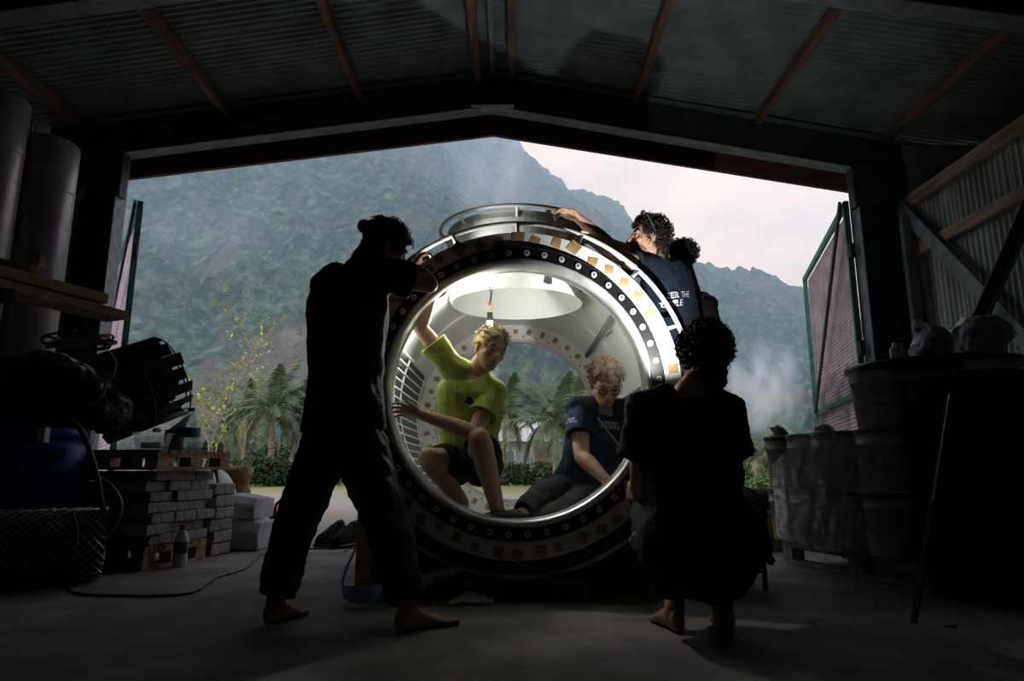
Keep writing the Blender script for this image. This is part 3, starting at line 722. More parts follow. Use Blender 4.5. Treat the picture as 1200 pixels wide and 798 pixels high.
# far end
latY([(.625, YB), (.79, YB), (.79, YB + .04), (.625, YB + .04)]).build('rear_flange', m_white, cap)
latY([(.615, YB - .01), (.637, YB - .015), (.637, YB + .05), (.615, YB + .05)]).build('rear_window_rim', mat('pinkish window rim', (.55, .42, .48), .4, var=.1, bump=0), cap)
latY([(.003, YB + .02), (.625, YB + .02)], 96, closed=False).build('rear_window', m_acryl, cap, smooth=True)
for i in range(40):
    a = 2 * PI * i / 40; rr_ = .70
    inst('tape_patch', tms[i % 4], cap, Matrix.Translation(V((rr_ * math.cos(a), YB - YF - .004, ZC + rr_ * math.sin(a)))) @ Matrix.Rotation(-a + random.uniform(-.4, .4), 4, 'Y') @ Matrix.Diagonal((1.0, 1, .8, 1)))
hb = Geo(); 
for i in range(40):
    a = 2 * PI * (i + .4) / 40; hb.lathe([(.001, -.001), (.007, -.001)], 8, (CX + .66 * math.cos(a), YB, ZC + .66 * math.sin(a)), 'y')
hb.build('bolt_holes', m_boltd, cap, kind='stuff')
# frames and seams inside
for y in (4.55,):
    latY([(RIN - .012, y), (RIN, y), (RIN, y + .03), (RIN - .012, y + .03)]).build('frame_ring', m_white, cap)
for a in (.72, 2.42):
    p = V((CX + (RIN - .012) * math.cos(a), 0, ZC + (RIN - .012) * math.sin(a)))
    Geo().bar(p + V((0, 3.55, 0)), p + V((0, 5.25, 0)), .03, .02, (math.cos(a), 0, math.sin(a))).build('inner_rib', m_wall_in, cap)
Geo().box((CX - .56, 4.25, ZC + .38), (.05, .10, .10), None).build('junction_box', m_wall_in, cap)
# wire grilles along both sides
for sd in (-1, 1):
    gr = None; rg = .70
    back = Geo(); rings = []
    def gp_(a, y, r_=rg): return V((CX + sd * r_ * math.cos(a), y, ZC + r_ * math.sin(a)))
    A0, A1 = (-.62, .12) if sd > 0 else (-1.0, .40)
    vs = []; n = 14
    for i in range(n + 1):
        a = lerp(A0, A1, i / n); vs += [gp_(a, 3.48, rg + .03), gp_(a, 4.95, rg + .03)]
    back.add(vs, [(2 * i, 2 * i + 1, 2 * i + 3, 2 * i + 2) for i in range(n)])
    gr = back.build('side_grille', m_wall_in, cap)
    for i in range(int((A1 - A0) / .07) + 1):
        a = lerp(A0, A1, i / int((A1 - A0) / .07)); Geo().tube([gp_(a, 3.47), gp_(a, 4.96)], .0048, 6).build('wire', m_wire, gr)
    for y in (3.5, 4.08, 4.94):
        Geo().tube([gp_(lerp(A0, A1, i / 10), y, rg + .008) for i in range(11)], .0065, 6).build('wire', m_wire, gr)
# hatch trunk with lid and rail
ZT = 2.035
Geo().lathe([(RT, ZC + .60), (RT, ZT), (RT + .03, ZT), (RT + .03, ZC + .66), (RT, ZC + .60)], 72, (CX, YT, 0), 'z').build('hatch_trunk', m_white, cap, smooth=False)
Geo().lathe([(.002, ZT - .03), (RT + .03, ZT - .03), (RT + .03, ZT + .01), (.002, ZT + .01)], 72, (CX, YT, 0), 'z').build('hatch_lid', m_white, cap)
ring(V((CX, YT, 2.055)), .475, .0115, 'z').build('hatch_rail', m_white, cap, smooth=True)
for i in range(8):
    a = 2 * PI * i / 8 - PI / 2
    Geo().tube([V((CX + (RT + .02) * math.cos(a), YT + (RT + .02) * math.sin(a), 2.01)), V((CX + .475 * math.cos(a), YT + .475 * math.sin(a), 2.055))], .011, 7).build('rail_bracket', m_white, cap)
for a in (-1.16, -.55):
    p = V((CX + (RT + .045) * math.cos(a), YT + (RT + .045) * math.sin(a), 0)); Geo().bar(p + V((0, 0, 1.62)), p + V((0, 0, 2.05)), .03, .02, (0, 1, 0)).build('trunk_upright', m_wall_in, cap)
# handle wire under the hatch
Geo().tube([P(572, 337, 3.62), P(600, 336.5, 3.9), P(640, 336, 4.1)], .003, 5).build('ceiling_cord', m_cable, cap)

# timber cradle
def prism(pts, y0, y1):
    g = Geo(); n = len(pts)
    g.loft([[V((x, y0, z)) for x, z in pts], [V((x, y1, z)) for x, z in pts]]); return g
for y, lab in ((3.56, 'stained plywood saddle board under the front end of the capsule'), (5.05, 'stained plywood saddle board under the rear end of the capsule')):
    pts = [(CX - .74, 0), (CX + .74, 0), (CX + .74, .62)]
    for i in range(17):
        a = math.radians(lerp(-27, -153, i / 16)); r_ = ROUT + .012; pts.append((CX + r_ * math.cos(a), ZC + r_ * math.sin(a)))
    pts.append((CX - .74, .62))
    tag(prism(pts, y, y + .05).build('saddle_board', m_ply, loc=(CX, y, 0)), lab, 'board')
p = P(432, 690, 3.62)
t = empty('cradle_post', (p.x, 3.48, 0), 'upright timber post with pale face behind the shin of the standing man', 'post')
Geo().bar((p.x, 3.49, 0), (p.x, 3.49, .44), .075, .07, (0, 1, 0)).build('post', m_timber, t, bevel=.004); Geo().box((p.x, 3.49, .012), (.12, .10, .024)).build('foot_plate', m_ply, t)
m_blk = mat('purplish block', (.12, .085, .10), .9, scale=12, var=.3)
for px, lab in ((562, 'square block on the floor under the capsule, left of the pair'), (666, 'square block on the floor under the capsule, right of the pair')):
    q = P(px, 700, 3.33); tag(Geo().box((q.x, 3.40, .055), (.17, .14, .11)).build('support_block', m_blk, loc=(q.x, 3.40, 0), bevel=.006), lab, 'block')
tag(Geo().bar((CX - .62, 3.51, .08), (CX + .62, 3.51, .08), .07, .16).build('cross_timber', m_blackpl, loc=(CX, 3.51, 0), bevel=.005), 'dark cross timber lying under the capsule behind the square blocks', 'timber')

# work lamp hung inside the capsule
lp = P(574, 377, 3.80)
t = empty('work_lamp', lp, 'small black work lamp hung on an orange hook inside the capsule', 'lamp')
Geo().box(lp + V((0, 0, .03)), (.034, .026, .05)).build('lamp_body', m_blackpl, t, bevel=.004)
m_lampface = mat('lit lamp face', (1, 1, 1), emit=((1, .97, .9), 25.0), bump=0)
Geo().box(lp + V((0, -.012, -.012)), (.034, .024, .026)).build('lamp_face', m_lampface, t, bevel=.004)
g = Geo(); pts = [lp + V((-.0, 0, .07)) + V((.018 * math.sin(a), 0, .022 - .022 * math.cos(a))) for a in [i * .5 for i in range(10)]]
g.tube(pts, .0035, 6).build('hook', m_orange, t, smooth=True)
g = Geo(); top = V((lp.x - .004, lp.y, ZC + .752)); g.tube([lp + V((-.004, 0, .1)), lp + V((.006, 0, .16)), lp + V((-.008, 0, .24)), top], .004, 6); g.tube([lp + V((.004, 0, .1)), lp + V((.012, 0, .18)), lp + V((.004, 0, .23)), top + V((.012, 0, 0))], .003, 6)
g.build('cord', m_cable, t)
ld = bpy.data.lights.new('work_lamp_light', 'SPOT'); ld.spot_size = math.radians(172); ld.spot_blend = 1.0; ld.energy = LAMP_W; ld.color = (1, .985, .92); ld.shadow_soft_size = .03
lo = bpy.data.objects.new('work_lamp_light', ld); C.objects.link(lo); lo.parent = t; lo.location = (-.03, -.03, -.008); lo.rotation_euler = V((-.78, -.42, .22)).to_track_quat('-Z', 'Y').to_euler()
ld = bpy.data.lights.new('work_lamp_spill', 'SPOT'); ld.energy = 16; ld.spot_size = math.radians(80); ld.spot_blend = .5; ld.shadow_soft_size = .03
lo = bpy.data.objects.new('work_lamp_spill', ld); C.objects.link(lo); lo.parent = t; lo.location = (.02, -.03, -.03); lo.rotation_euler = (G(715, 765) - lp).to_track_quat('-Z', 'Y').to_euler()

# ------------------------------------------------------------------ people
def basis(f, up):
    y = V(f).normalized(); x = y.cross(V(up)).normalized(); z = x.cross(y); return x, y, z
def headM(c, f, up=(0, 0, 1), s=1.0):
    x, y, z = basis(f, up); M = Matrix.Identity(4)
    for i in range(3): M[i][0] = x[i] * s; M[i][1] = y[i] * s; M[i][2] = z[i] * s; M[i][3] = c[i]
    return M
def ell_pts(g, M, c, r, n=20, m=12): g.ell(c, r, M, n, m)
def capM(g, M, a, b, r1, r2, n=10):
    s = M.to_scale().x; g.cap(M @ V(a), M @ V(b), r1 * s, r2 * s, n)
def head_geo(g, M, beard=0, nose=1.0):
    E = lambda c, r: ell_pts(g, M, c, r)
    E((0, -.018, .035), (.074, .094, .084)); E((0, .026, -.02), (.066, .064, .088)); E((0, .035, -.062), (.054, .052, .05))
    E((0, .066, -.098), (.026, .026, .02))
    capM(g, M, (-.050, -.002, -.05), (-.018, .066, -.092), .018, .018); capM(g, M, (.050, -.002, -.05), (.018, .066, -.092), .018, .018)
    capM(g, M, (-.042, .072, .022), (.042, .072, .022), .013, .013); capM(g, M, (-.014, .080, .020), (.014, .080, .020), .013, .013)
    capM(g, M, (0, .086, .012), (0, .108 * nose, -.026), .0085, .0125); E((0, .104 * nose, -.03), (.014, .013, .011))
    E((-.012, .094, -.031), (.009, .010, .008)); E((.012, .094, -.031), (.009, .010, .008))
    E((-.040, .060, -.024), (.022, .022, .020)); E((.040, .060, -.024), (.022, .022, .020))
    E((0, .086, -.057), (.024, .012, .0075)); E((0, .084, -.068), (.020, .012, .0075)); E((0, .082, -.046), (.016, .010, .012))
    for s in (-1, 1):
        E((s * .074, -.012, -.008), (.009, .018, .030)); E((s * .079, -.016, .006), (.007, .016, .018)); E((s * .074, -.006, -.034), (.007, .009, .010))
def face_parts(o, M, brow=None, eyes=True, lid=0.0, mouth=True):
    for s in (-1, 1):
        e = Geo().ell((s * .031, .0745, -.0015), (.0125, .0115, .0105 * (1 - lid)), M, 14, 9).build('eye', m_eye, o, smooth=True)
        Geo().ell((s * .033, .0835, -.003), (.0062, .004, .0062 * (1 - lid * .5)), M, 10, 7).build('iris', m_iris, e, smooth=True)
        g = Geo(); g.tube([M @ V((s * x, y, z)) for x, y, z in ((.014, .0865, .0235), (.028, .087, .0285), (.042, .081, .0265), (.051, .073, .019))], [.0035, .0048, .0042, .002], 6)
        g.build('eyebrow', brow or m_hairb, o)
    if mouth:
        g = Geo(); g.ell((0, .0935, -.0575), (.021, .006, .0048), M, 12, 6); g.build('upper_lip', m_lip, o, smooth=True)
        g = Geo(); g.ell((0, .0925, -.0665), (.018, .006, .0054), M, 12, 6); g.build('lower_lip', m_lip, o, smooth=True)
def hair(o, M, m, n=220, cr=.013, tr=.0035, shell=(.083, .103, .088), off=(0, -.022, .04), front=.052, low=-.055, puff=.0, curl=1.6, seed=1, top_only=False, name='hair', flow=0, skip=None):
    rnd = random.Random(seed); g = Geo(); g.raw = 1
    base = Geo()
    base.ell(off, shell, M, 24, 16)
    if skip != 'shell':
        # shell, cut back from the face
        c = V(off); Mi = M.inverted()
        vs = base.v; keep = []
        for f in base.f:
            q = Mi @ (sum((vs[i] for i in f), V()) / len(f))
            if q.z < low: continue
            if q.y > front and q.z < .075: continue
            if top_only and q.z < .0: continue
            keep.append(f)
        g.add(vs, keep)
    s = M.to_scale().x; k = 0
    while k < n:
        d = V((rnd.gauss(0, 1), rnd.gauss(0, 1), rnd.gauss(0, 1))).normalized()
        p = V(off) + V((d.x * shell[0], d.y * shell[1], d.z * shell[2]))
        if p.z < low or (p.y > front - .005 and p.z < .07) or (abs(p.x) > .06 and p.y > .02 and p.z < .02): continue
        if skip == 'bald' and p.z > .075 and p.y > -.045 and abs(p.x) < .055 and rnd.random() < .85: continue
        k += 1
        t1 = d.cross(V((rnd.gauss(0, 1), rnd.gauss(0, 1), rnd.gauss(0, 1)))).normalized()
        if flow: t1 = (t1 * (1 - flow) + V((0, -.7, -.8)) * flow); t1 = (t1 - d * t1.dot(d)).normalized()
        t2 = d.cross(t1); L = cr * rnd.uniform(1.4, 3.2); R = cr * rnd.uniform(.5, 1.0) * (1 - .6 * flow); out = puff * rnd.uniform(.2, 1.2)
        pts = []; ph = rnd.uniform(0, 6)
        m_ = 9
        for i in range(m_):
            u = i / (m_ - 1); a = ph + u * 2 * PI * curl * rnd.uniform(.95, 1.05)
            pts.append(M @ (p + t1 * (L * (u - .3)) + d * (R * (.4 + .8 * math.sin(a)) + out * u) + t2 * R * math.cos(a)))
        g.tube(pts, [tr * s * (1 - .6 * (i / (m_ - 1)) ** 2) for i in range(m_)], 4)
    return g.build(name, m, o, smooth=True)
def hand(g, Wp, d, n, t, s=1.0, curl=.5, spread=.08, grip=None):
    d = V(d).normalized(); n = V(n); n = (n - d * n.dot(d)).normalized(); t = V(t); t = (t - d * t.dot(d) - n * t.dot(n)).normalized()
    rings = []
    for f, w, th in ((-.02, .026, .020), (.0, .027, .019), (.03, .036, .017), (.06, .041, .0155), (.088, .040, .0135), (.096, .034, .010)):
        c = Wp + d * f * s; rings.append([c + t * (w * s * math.cos(a)) + n * (th * s * math.sin(a)) for a in (2 * PI * j / 14 for j in range(14))])
    g.loft(rings)
    for k, L in enumerate((.070, .078, .073, .058)):
        off = (.030 - .0205 * k) * s; p = Wp + d * (.086 - .004 * abs(k - 1.2)) * s + t * off; ang = 0; rr_ = .0088 * s
        sd = t * (spread * (1.4 - k))
        for j, fr in enumerate((.45, .31, .24)):
            ang += curl * (.75, 1.0, .8)[j] * (1 + .08 * k); dd = (d * math.cos(ang) + n * math.sin(ang) + sd * (1 if j == 0 else .6)).normalized(); q = p + dd * L * fr * s
            g.cap(p, q, rr_, rr_ * .92, 8); p = q; rr_ *= .92
    p = Wp + d * .022 * s + t * .024 * s; dd = (d * .62 + t * .72 + n * .30).normalized(); q = p + dd * .045 * s; g.cap(p, q, .0135 * s, .0105 * s, 8)
    d2 = (d * .85 + t * .35 + n * (.25 + curl * .4)).normalized(); g.cap(q, q + d2 * .032 * s, .0105 * s, .0085 * s, 8)
def foot(g, ank, heel_g, toe_g, s=1.0, toes=True):
    """ank: ankle joint; heel_g, toe_g: ground points of heel and toe"""
    d = (toe_g - heel_g); L = d.length; d.normalize(); up = V((0, 0, 1)) - d * d.z; up.normalize(); x = d.cross(up)
    rings = []
    for f, w, h in ((-.02, .018, .05), (.03, .030, .075), (.18, .034, .088), (.38, .036, .078), (.55, .042, .056), (.72, .047, .038), (.84, .046, .026), (.9, .040, .02)):
        c = heel_g + d * (L * f) + up * (h * s / 2 + .002); rings.append([c + x * (w * s * math.cos(a)) + up * (h * s / 2 * math.sin(a)) for a in (2 * PI * j / 14 for j in range(14))])
    g.loft(rings)
    g.cap(ank, heel_g + d * L * .2 + up * .05 * s, .040 * s, .040 * s, 12)
    for k in range(5):
        p = heel_g + d * L * (.84 - .03 * k) + x * ((.032 - .0165 * k) * s) + up * .013 * s; r_ = (.0135, .0095, .009, .0085, .008)[k] * s
        g.cap(p, p + d * (.15 - .012 * k) * L, r_ * 1.1, r_, 8)
def sup(c, u, v, a, b, n=20, e=.85):
    R = []
    for j in range(n):
        t = 2 * PI * j / n; cs, sn = math.cos(t), math.sin(t)
        R.append(c + u * (a * math.copysign(abs(cs) ** e, cs)) + v * (b * math.copysign(abs(sn) ** e, sn)))
    return R
TORSO = ((-.16, .10, .075), (-.10, .140, .105), (.0, .166, .118), (.14, .158, .112), (.32, .142, .104), (.52, .150, .112), (.72, .166, .118), (.86, .170, .108), (.95, .150, .090), (1.0, .105, .078), (1.04, .082, .066))
def torso(g, J, s, infl=0, f0=-.2, f1=2, belly=0):
    pel, ch = J['pelvis'], J['chest']; lh = (J['hipR'] - J['hipL']).normalized(); ls = (J['shR'] - J['shL']).normalized()
    mid = J.get('waist'); rings = []
    for f, w, d in TORSO:
        if f < f0 or f > f1: continue
        c = pel.lerp(ch, f) if not mid else (pel.lerp(mid, f * 2) if f < .5 else mid.lerp(ch, f * 2 - 1))
        sp = ((ch - pel) if not mid else (mid - pel if f < .35 else ch - mid if f > .65 else ch - pel)).normalized()
        k = min(1, max(0, f)); l = lh.lerp(ls, k); l = (l - sp * l.dot(sp)).normalized(); nn = l.cross(sp)
        rings.append(sup(c, l, nn, w * s + infl, d * s + infl + belly * math.exp(-((f - .2) / .3) ** 2)))
    g.loft(rings)
def human(name, label, J, s=1.0, skin=m_skin, vox=.005, head=None, face=True, hands=None, feet=None, base=None, headargs={}):
    g = Geo(); torso(g, J, s)
    hM = headM(J['head'], *head, s); nk = J['chest'].lerp(J['head'], .18)
    capM_ = hM @ V((0, -.022, -.06)); g.cap(nk, capM_, .060 * s, .054 * s, 16)
    head_geo(g, hM, **headargs)
    for a in 'LR':
        sh, el, wr, hp, kn, an = (J[k + a] for k in ('sh', 'el', 'wr', 'hip', 'kn', 'an'))
        g.cap(J['chest'].lerp(sh, .45), sh, .062 * s, .056 * s); g.cap(sh, el, .053 * s, .040 * s, mid=(.45, .050 * s)); g.cap(el, wr, .041 * s, .027 * s, mid=(.3, .043 * s))
        g.cap(hp, kn, .088 * s, .057 * s, mid=(.4, .080 * s)); g.cap(kn, an, .056 * s, .038 * s, mid=(.32, .059 * s))
        if hands and a in hands: hand(g, wr, s=s, **hands[a])
        if feet and a in feet: foot(g, an, *feet[a], s=s)
    o = g.build(name, skin, loc=base)
    remesh(o, vox, 3); tag(o, label, 'person')
    return o, hM
def tee(o, m, J, s, infl=.020, sleeve=.55, hem=-.02, vox=.009, wr=.018, name='shirt', flare=.0, sl_r=.068):
    g = Geo(); torso(g, J, s, infl, hem, 1.0)
    for a in 'LR':
        sh, el = J['sh' + a], J['el' + a]; e = sh.lerp(el, sleeve); d = (e - sh).normalized()
        g.tube([J['chest'].lerp(sh, .35), sh, sh.lerp(e, .5), e], [.080 * s, (sl_r + .004) * s, sl_r * s, (sl_r + flare) * s], 18)
        g.ell(sh, (.070 * s,) * 3)
    q = g.build(name, m, o); remesh(q, vox, 4, wr, .11, wr * .4); return q
def trousers(o, m, J, s, infl=.016, leg=.95, vox=.009, wr=.02, r=(.105, .088, .082), name='trousers', top=.12):
    g = Geo(); torso(g, J, s, infl, -.2, top)
    for a in 'LR':
        hp, kn, an = J['hip' + a], J['kn' + a], J['an' + a]
        if leg <= 1:
            e = kn.lerp(an, leg); g.tube([hp.lerp(kn, -.05), hp.lerp(kn, .5), kn, kn.lerp(e, .5), e], [r[0] * s, (r[0] + r[1]) / 2 * s, r[1] * s, (r[1] + r[2]) / 2 * s, r[2] * s], 18)
            g.ell(kn, (r[1] * s,) * 3)
        else:
            e = hp.lerp(kn, leg - 1); g.tube([hp.lerp(kn, -.05), hp.lerp(kn, .4), e], [r[0] * s, r[0] * s, r[1] * s], 18)
        g.ell(hp, (r[0] * s,) * 3)
    q = g.build(name, m, o); remesh(q, vox, 4, wr, .12, wr * .45); return q
def text_on(txt, target, size, c, right, up, n, m, parent, name='print', squash=1.0):
    cu = bpy.data.curves.new('lettering', 'FONT'); cu.body = txt; cu.size = size; cu.align_x = 'CENTER'; cu.align_y = 'CENTER'; cu.resolution_u = 2; cu.space_line = .9
    to = bpy.data.objects.new('lettering', cu); C.objects.link(to)
    dg = bpy.context.evaluated_depsgraph_get(); dg.update(); me = bpy.data.meshes.new_from_object(to.evaluated_get(dg)); bpy.data.objects.remove(to)
    bm = bmesh.new(); bm.from_mesh(me); bmesh.ops.triangulate(bm, faces=bm.faces); bmesh.ops.subdivide_edges(bm, edges=[e for e in bm.edges if e.calc_length() > size * .25], cuts=1)
    x = V(right).normalized(); y = V(up); y = (y - x * y.dot(x)).normalized(); n = x.cross(y)
    if n.dot(V(n)) < 0: n = -n
    off = OFF[target.name]; bv = BVHTree.FromPolygons([v.co + off for v in target.data.vertices], [tuple(p.vertices) for p in target.data.polygons])
    for v in bm.verts:
        p = V(c) + x * v.co.x * squash + y * v.co.y + n * .5
        h, nn, _, _ = bv.ray_cast(p, -n, 1.2)
        v.co = ((h + n * .003) if h else p - n * .5) - OFF[parent.name]
    bm.to_mesh(me); bm.free(); me.materials.clear(); me.materials.append(m)
    o = bpy.data.objects.new(name, me); C.objects.link(o); o.parent = parent; OFF[o.name] = OFF[parent.name]
    return o
def lat(f): f = V((f[0], f[1], 0)).normalized(); return V((f.y, -f.x, 0))      # to one's own right

# --- the standing man at the left, seen from behind, facing the capsule
r_ = lat((.62, .78)); ch = P(409, 322, 2.95); pel = P(402, 506, 2.92)
J = dict(chest=ch, pelvis=pel, head=P(453, 291, 3.02), shR=ch + r_ * .175 + V((0, 0, -.02)), shL=ch - r_ * .175 + V((0, 0, -.02)), hipR=pel + r_ * .10 + V((0, 0, -.05)), hipL=pel - r_ * .10 + V((0, 0, -.05)))
J.update(elR=P(503, 333, 2.96), wrR=P(491, 316, 3.08), elL=P(470, 345, 3.34), wrL=P(484, 313, 3.38))
hLg, tLg = G(313, 733), G(352, 720); hRg, tRg = G(464, 741), G(531, 731)
J.update(knL=P(346, 612, 2.98), knR=P(453, 612, 2.86), anL=hLg.lerp(tLg, .2) + V((0, 0, .085)), anR=hRg.lerp(tRg, .2) + V((0, 0, .085)))
base = G(405, 735)
o, hM = human('person', 'man standing barefoot at left, back turned, dark clothes, bending to the capsule rim', J, 1.0, m_skin, .0055, head=((.80, .42, -.42), (.35, .1, .93)),
    hands={'R': dict(d=(-.55, .3, .25), n=(-.2, -.3, -.8), t=(-.3, 0, .9), curl=.8), 'L': dict(d=(.35, .35, .5), n=(.5, -.3, -.6), t=(-.3, -.6, .6), curl=.9)},
    feet={'L': (hLg, tLg), 'R': (hRg, tRg)}, base=base)
face_parts(o, hM)
hr = hair(o, hM, m_hairb, 160, .012, .003, shell=(.094, .118, .102), off=(0, -.016, .042), flow=.75, curl=.5, seed=3, low=-.06, front=.07, puff=.006)
Geo().ell((-.01, -.136, .038), (.034, .034, .034), hM, 16, 10).build('hair_bun', m_hairb, o, smooth=True)
q = Geo(); q.ell((0, -.062, -.045), (.062, .058, .075), hM, 18, 12); q.ell((0, -.075, -.11), (.055, .05, .06), hM, 18, 12); q = q.build('loose_hair', m_hairb, o); remesh(q, .008, 2, .012, .04)
sh = tee(o, m_black, J, 1.06, .026, .66, -.05, wr=.022, flare=.012, sl_r=.072)
# the shirt hangs loose below the waist
trousers(o, m_work, J, 1.0, .020, .93, wr=.034, r=(.118, .092, .074))
x_ = r_
text_on('UNDER THE POLE', sh, .036, P(398, 352, 2.6), r_, (0, 0, 1), (0, -1, 0), m_printd, sh)
# head torch in his fingers
tp = P(499, 303, 3.41)
t = empty('pocket_torch', tp, 'small lit pocket torch held at the chin of the standing man', 'torch')
tdir = (P(700, 262, 3.66) - tp).normalized()
Geo().tube([tp - tdir * .06, tp + tdir * .0, tp + tdir * .02], [.011, .011, .014], 12).build('torch_barrel', m_blackpl, t)
Geo().tube([tp + tdir * .0205, tp + tdir * .0225], [.012, .012], 12).build('torch_lens', mat('lit torch lens', (1, 1, 1), emit=((1, .97, .92), 6.0), bump=0), t)
ld = bpy.data.lights.new('torch_light', 'SPOT'); ld.energy = TORCH_W; ld.color = (1, .97, .92); ld.spot_size = math.radians(84); ld.spot_blend = .9; ld.shadow_soft_size = .012
lo = bpy.data.objects.new('torch_light', ld); C.objects.link(lo); lo.parent = t; lo.location = tdir * .03; lo.rotation_euler = tdir.to_track_quat('-Z', 'Y').to_euler()
ld = bpy.data.lights.new('torch_spill', 'POINT'); ld.energy = .6; ld.color = (1, .95, .88); ld.shadow_soft_size = .012
lo = bpy.data.objects.new('torch_spill', ld); C.objects.link(lo); lo.parent = t; lo.location = tdir * .034

# --- the man in lime inside the capsule
r_ = V((-.93, -.36, 0))
ch = P(553, 443, 3.56); pel = P(549, 541, 3.66)
J = dict(chest=ch, pelvis=pel, head=P(575, 409, 3.50), shR=P(529, 430, 3.52), shL=P(579, 459, 3.54), hipR=P(533, 546, 3.62), hipL=P(566, 546, 3.62),
    elR=P(492, 383, 3.46), wrR=P(505, 352, 3.37), elL=P(556, 507, 3.42), wrL=P(492, 485, 3.37),
    knR=P(502, 537, 3.44), anR=P(541, 588, 3.60), knL=P(562, 514, 3.38), anL=P(583, 597, 3.50))
fl_ = lambda an, dx_, dy_: (V((an.x - dx_ * .25, an.y - dy_ * .25, an.z - .075)), V((an.x + dx_ * .75, an.y + dy_ * .75, an.z - .07)))
o, hM = human('person', 'blond man in a lime tee and black shorts squatting inside the capsule, arm raised', J, .97, m_skin2, .0042, head=((.42, -.80, -.28), (.25, .12, .95)),
    hands={'R': dict(d=(.25, -.3, .85), n=(.5, -.8, 0), t=(.85, .3, 0), curl=.25), 'L': dict(d=(-.95, -.05, .25), n=(-.2, -.75, -.55), t=(-.1, -.5, .8), curl=.35, spread=.14)},
    feet={'R': fl_(J['anR'], .02, -.2), 'L': fl_(J['anL'], -.06, -.20)}, base=V((pel.x, pel.y, .26)), headargs=dict(nose=1.0))
face_parts(o, hM, brow=m_hairg, lid=.55)
hair(o, hM, m_hairy, 260, .013, .0030, shell=(.084, .104, .088), flow=.55, curl=.9, seed=5, front=.058, puff=.012)
sh = tee(o, m_lime, J, .98, .018, .60, -.02, wr=.016, vox=.007, flare=.014)
trousers(o, m_black, J, .97, .016, 1.62, vox=.008, wr=.016, r=(.110, .098, .09), name='shorts')
g = Geo(); pc = P(563, 470, 3.3)
text_on('~~~~', sh, .030, P(577, 473, 3.2), (1, .3, -.45), (0, 0, 1), (0, -1, 0), m_black, sh, 'sleeve_print')
def blot(pts, px0, py0, sc, name, sh_):
    """small printed blot projected onto a shirt"""
    off = OFF[sh_.name]; bv = BVHTree.FromPolygons([v.co + off for v in sh_.data.vertices], [tuple(p.vertices) for p in sh_.data.polygons])
    vs = []
    for a, b_ in pts:
        d = ray(px0 + a * sc, py0 + b_ * sc).normalized(); h_, nn, _, _ = bv.ray_cast(EYE, d, 20)
        if h_ is None: h_ = P(px0 + a * sc, py0 + b_ * sc, 3.4)
        vs.append(h_ - d * .004)
    g = Geo().add([sum(vs, V()) / len(vs)] + vs, [(0, i + 1, (i + 1) % len(vs) + 1) for i in range(len(vs))]); return g.build(name, m_black, sh_)
blot([(math.cos(a) * (1 + .35 * math.sin(3 * a)), math.sin(a) * 1.25 * (1 + .25 * math.sin(2 * a + 1))) for a in [i * .42 for i in range(15)]], 550, 469, 4.5, 'chest_print', sh)
blot([(-.25, -3), (.25, -3), (.3, 3), (-.3, 3)], 536, 458, 2.2, 'drawstring', sh)

# --- the man with glasses inside the capsule, right
ch = P(709, 483, 3.66); pel = P(684, 572, 3.80)
J = dict(chest=ch, pelvis=pel, head=P(710, 449, 3.56), shR=P(677, 478, 3.64), shL=P(742, 482, 3.62), hipR=P(672, 574, 3.78), hipL=P(694, 580, 3.76),
    elR=P(682, 535, 3.50), wrR=P(708, 560, 3.38), elL=P(756, 540, 3.46), wrL=P(738, 566, 3.40),
    knR=P(640, 580, 3.64), anR=P(614, 603, 3.50), knL=P(664, 604, 3.54), anL=P(628, 612, 3.52))
o, hM = human('person', 'man with glasses and greying hair in a navy tee, working low inside the capsule', J, 1.0, m_skin2, .0045, head=((.06, -.82, -.56), (.05, -.5, .85)),
    hands={'R': dict(d=(.5, -.3, -.6), n=(.2, -.8, .3), t=(.7, 0, .4), curl=.7), 'L': dict(d=(-.6, -.2, -.5), n=(0, -.9, .2), t=(-.3, 0, .8), curl=.6)},
    feet={'R': (J['anR'] + V((.05, .03, -.06)), J['anR'] + V((-.16, -.06, -.05))), 'L': (J['anL'] + V((.05, .03, -.05)), J['anL'] + V((-.16, -.04, -.04)))}, base=V((pel.x, pel.y, .26)))
face_parts(o, hM, brow=m_hairg, lid=.9)
hair(o, hM, m_hairg, 190, .013, .0030, shell=(.083, .103, .086), flow=.35, curl=1.0, seed=8, front=.045, puff=.012, skip='bald')
g = Geo()
for s in (-1, 1):
    pts = [hM @ V((s * (.033 + .023 * math.cos(a)), .097 - abs(.4 * .02 * math.cos(a)), -.004 + .017 * math.sin(a))) for a in [i * 2 * PI / 16 for i in range(17)]]
    g.tube(pts, .0030, 5); g.tube([hM @ V((s * .056, .092, .002)), hM @ V((s * .078, .04, .004)), hM @ V((s * .080, -.02, .0))], .002, 5)
g.tube([hM @ V((-.010, .099, .002)), hM @ V((.010, .099, .002))], .002, 5)
g.build('glasses', m_glass_frame, o)
g = Geo(); rings = []
g.ell((0, .062, -.098), (.032, .030, .022), hM, 14, 8); g.build('goatee', mat('greying stubble', (.27, .19, .14), .8, scale=70, var=.3), o, smooth=True)
sh = tee(o, m_navyl, J, 1.0, .020, .58, -.04, wr=.022, vox=.008, flare=.012)
text_on('UNDER\nTHE POLE', sh, .024, P(727, 494, 3.3), (1, .05, -.1), (0, 0, 1), (0, -1, 0), m_print, sh, 'chest_print')
text_on('UNDER\nTHE POLE', sh, .018, P(667, 489, 3.45), (1, -.1, 0), (0, .1, 1), (0, -1, 0), m_print, sh, 'sleeve_print')
trousers(o, mat('charcoal trousers', (.017, .017, .017), .9, var=.3, bump=.1), J, 1.0, .016, .97, vox=.008, wr=.024, r=(.105, .085, .07))
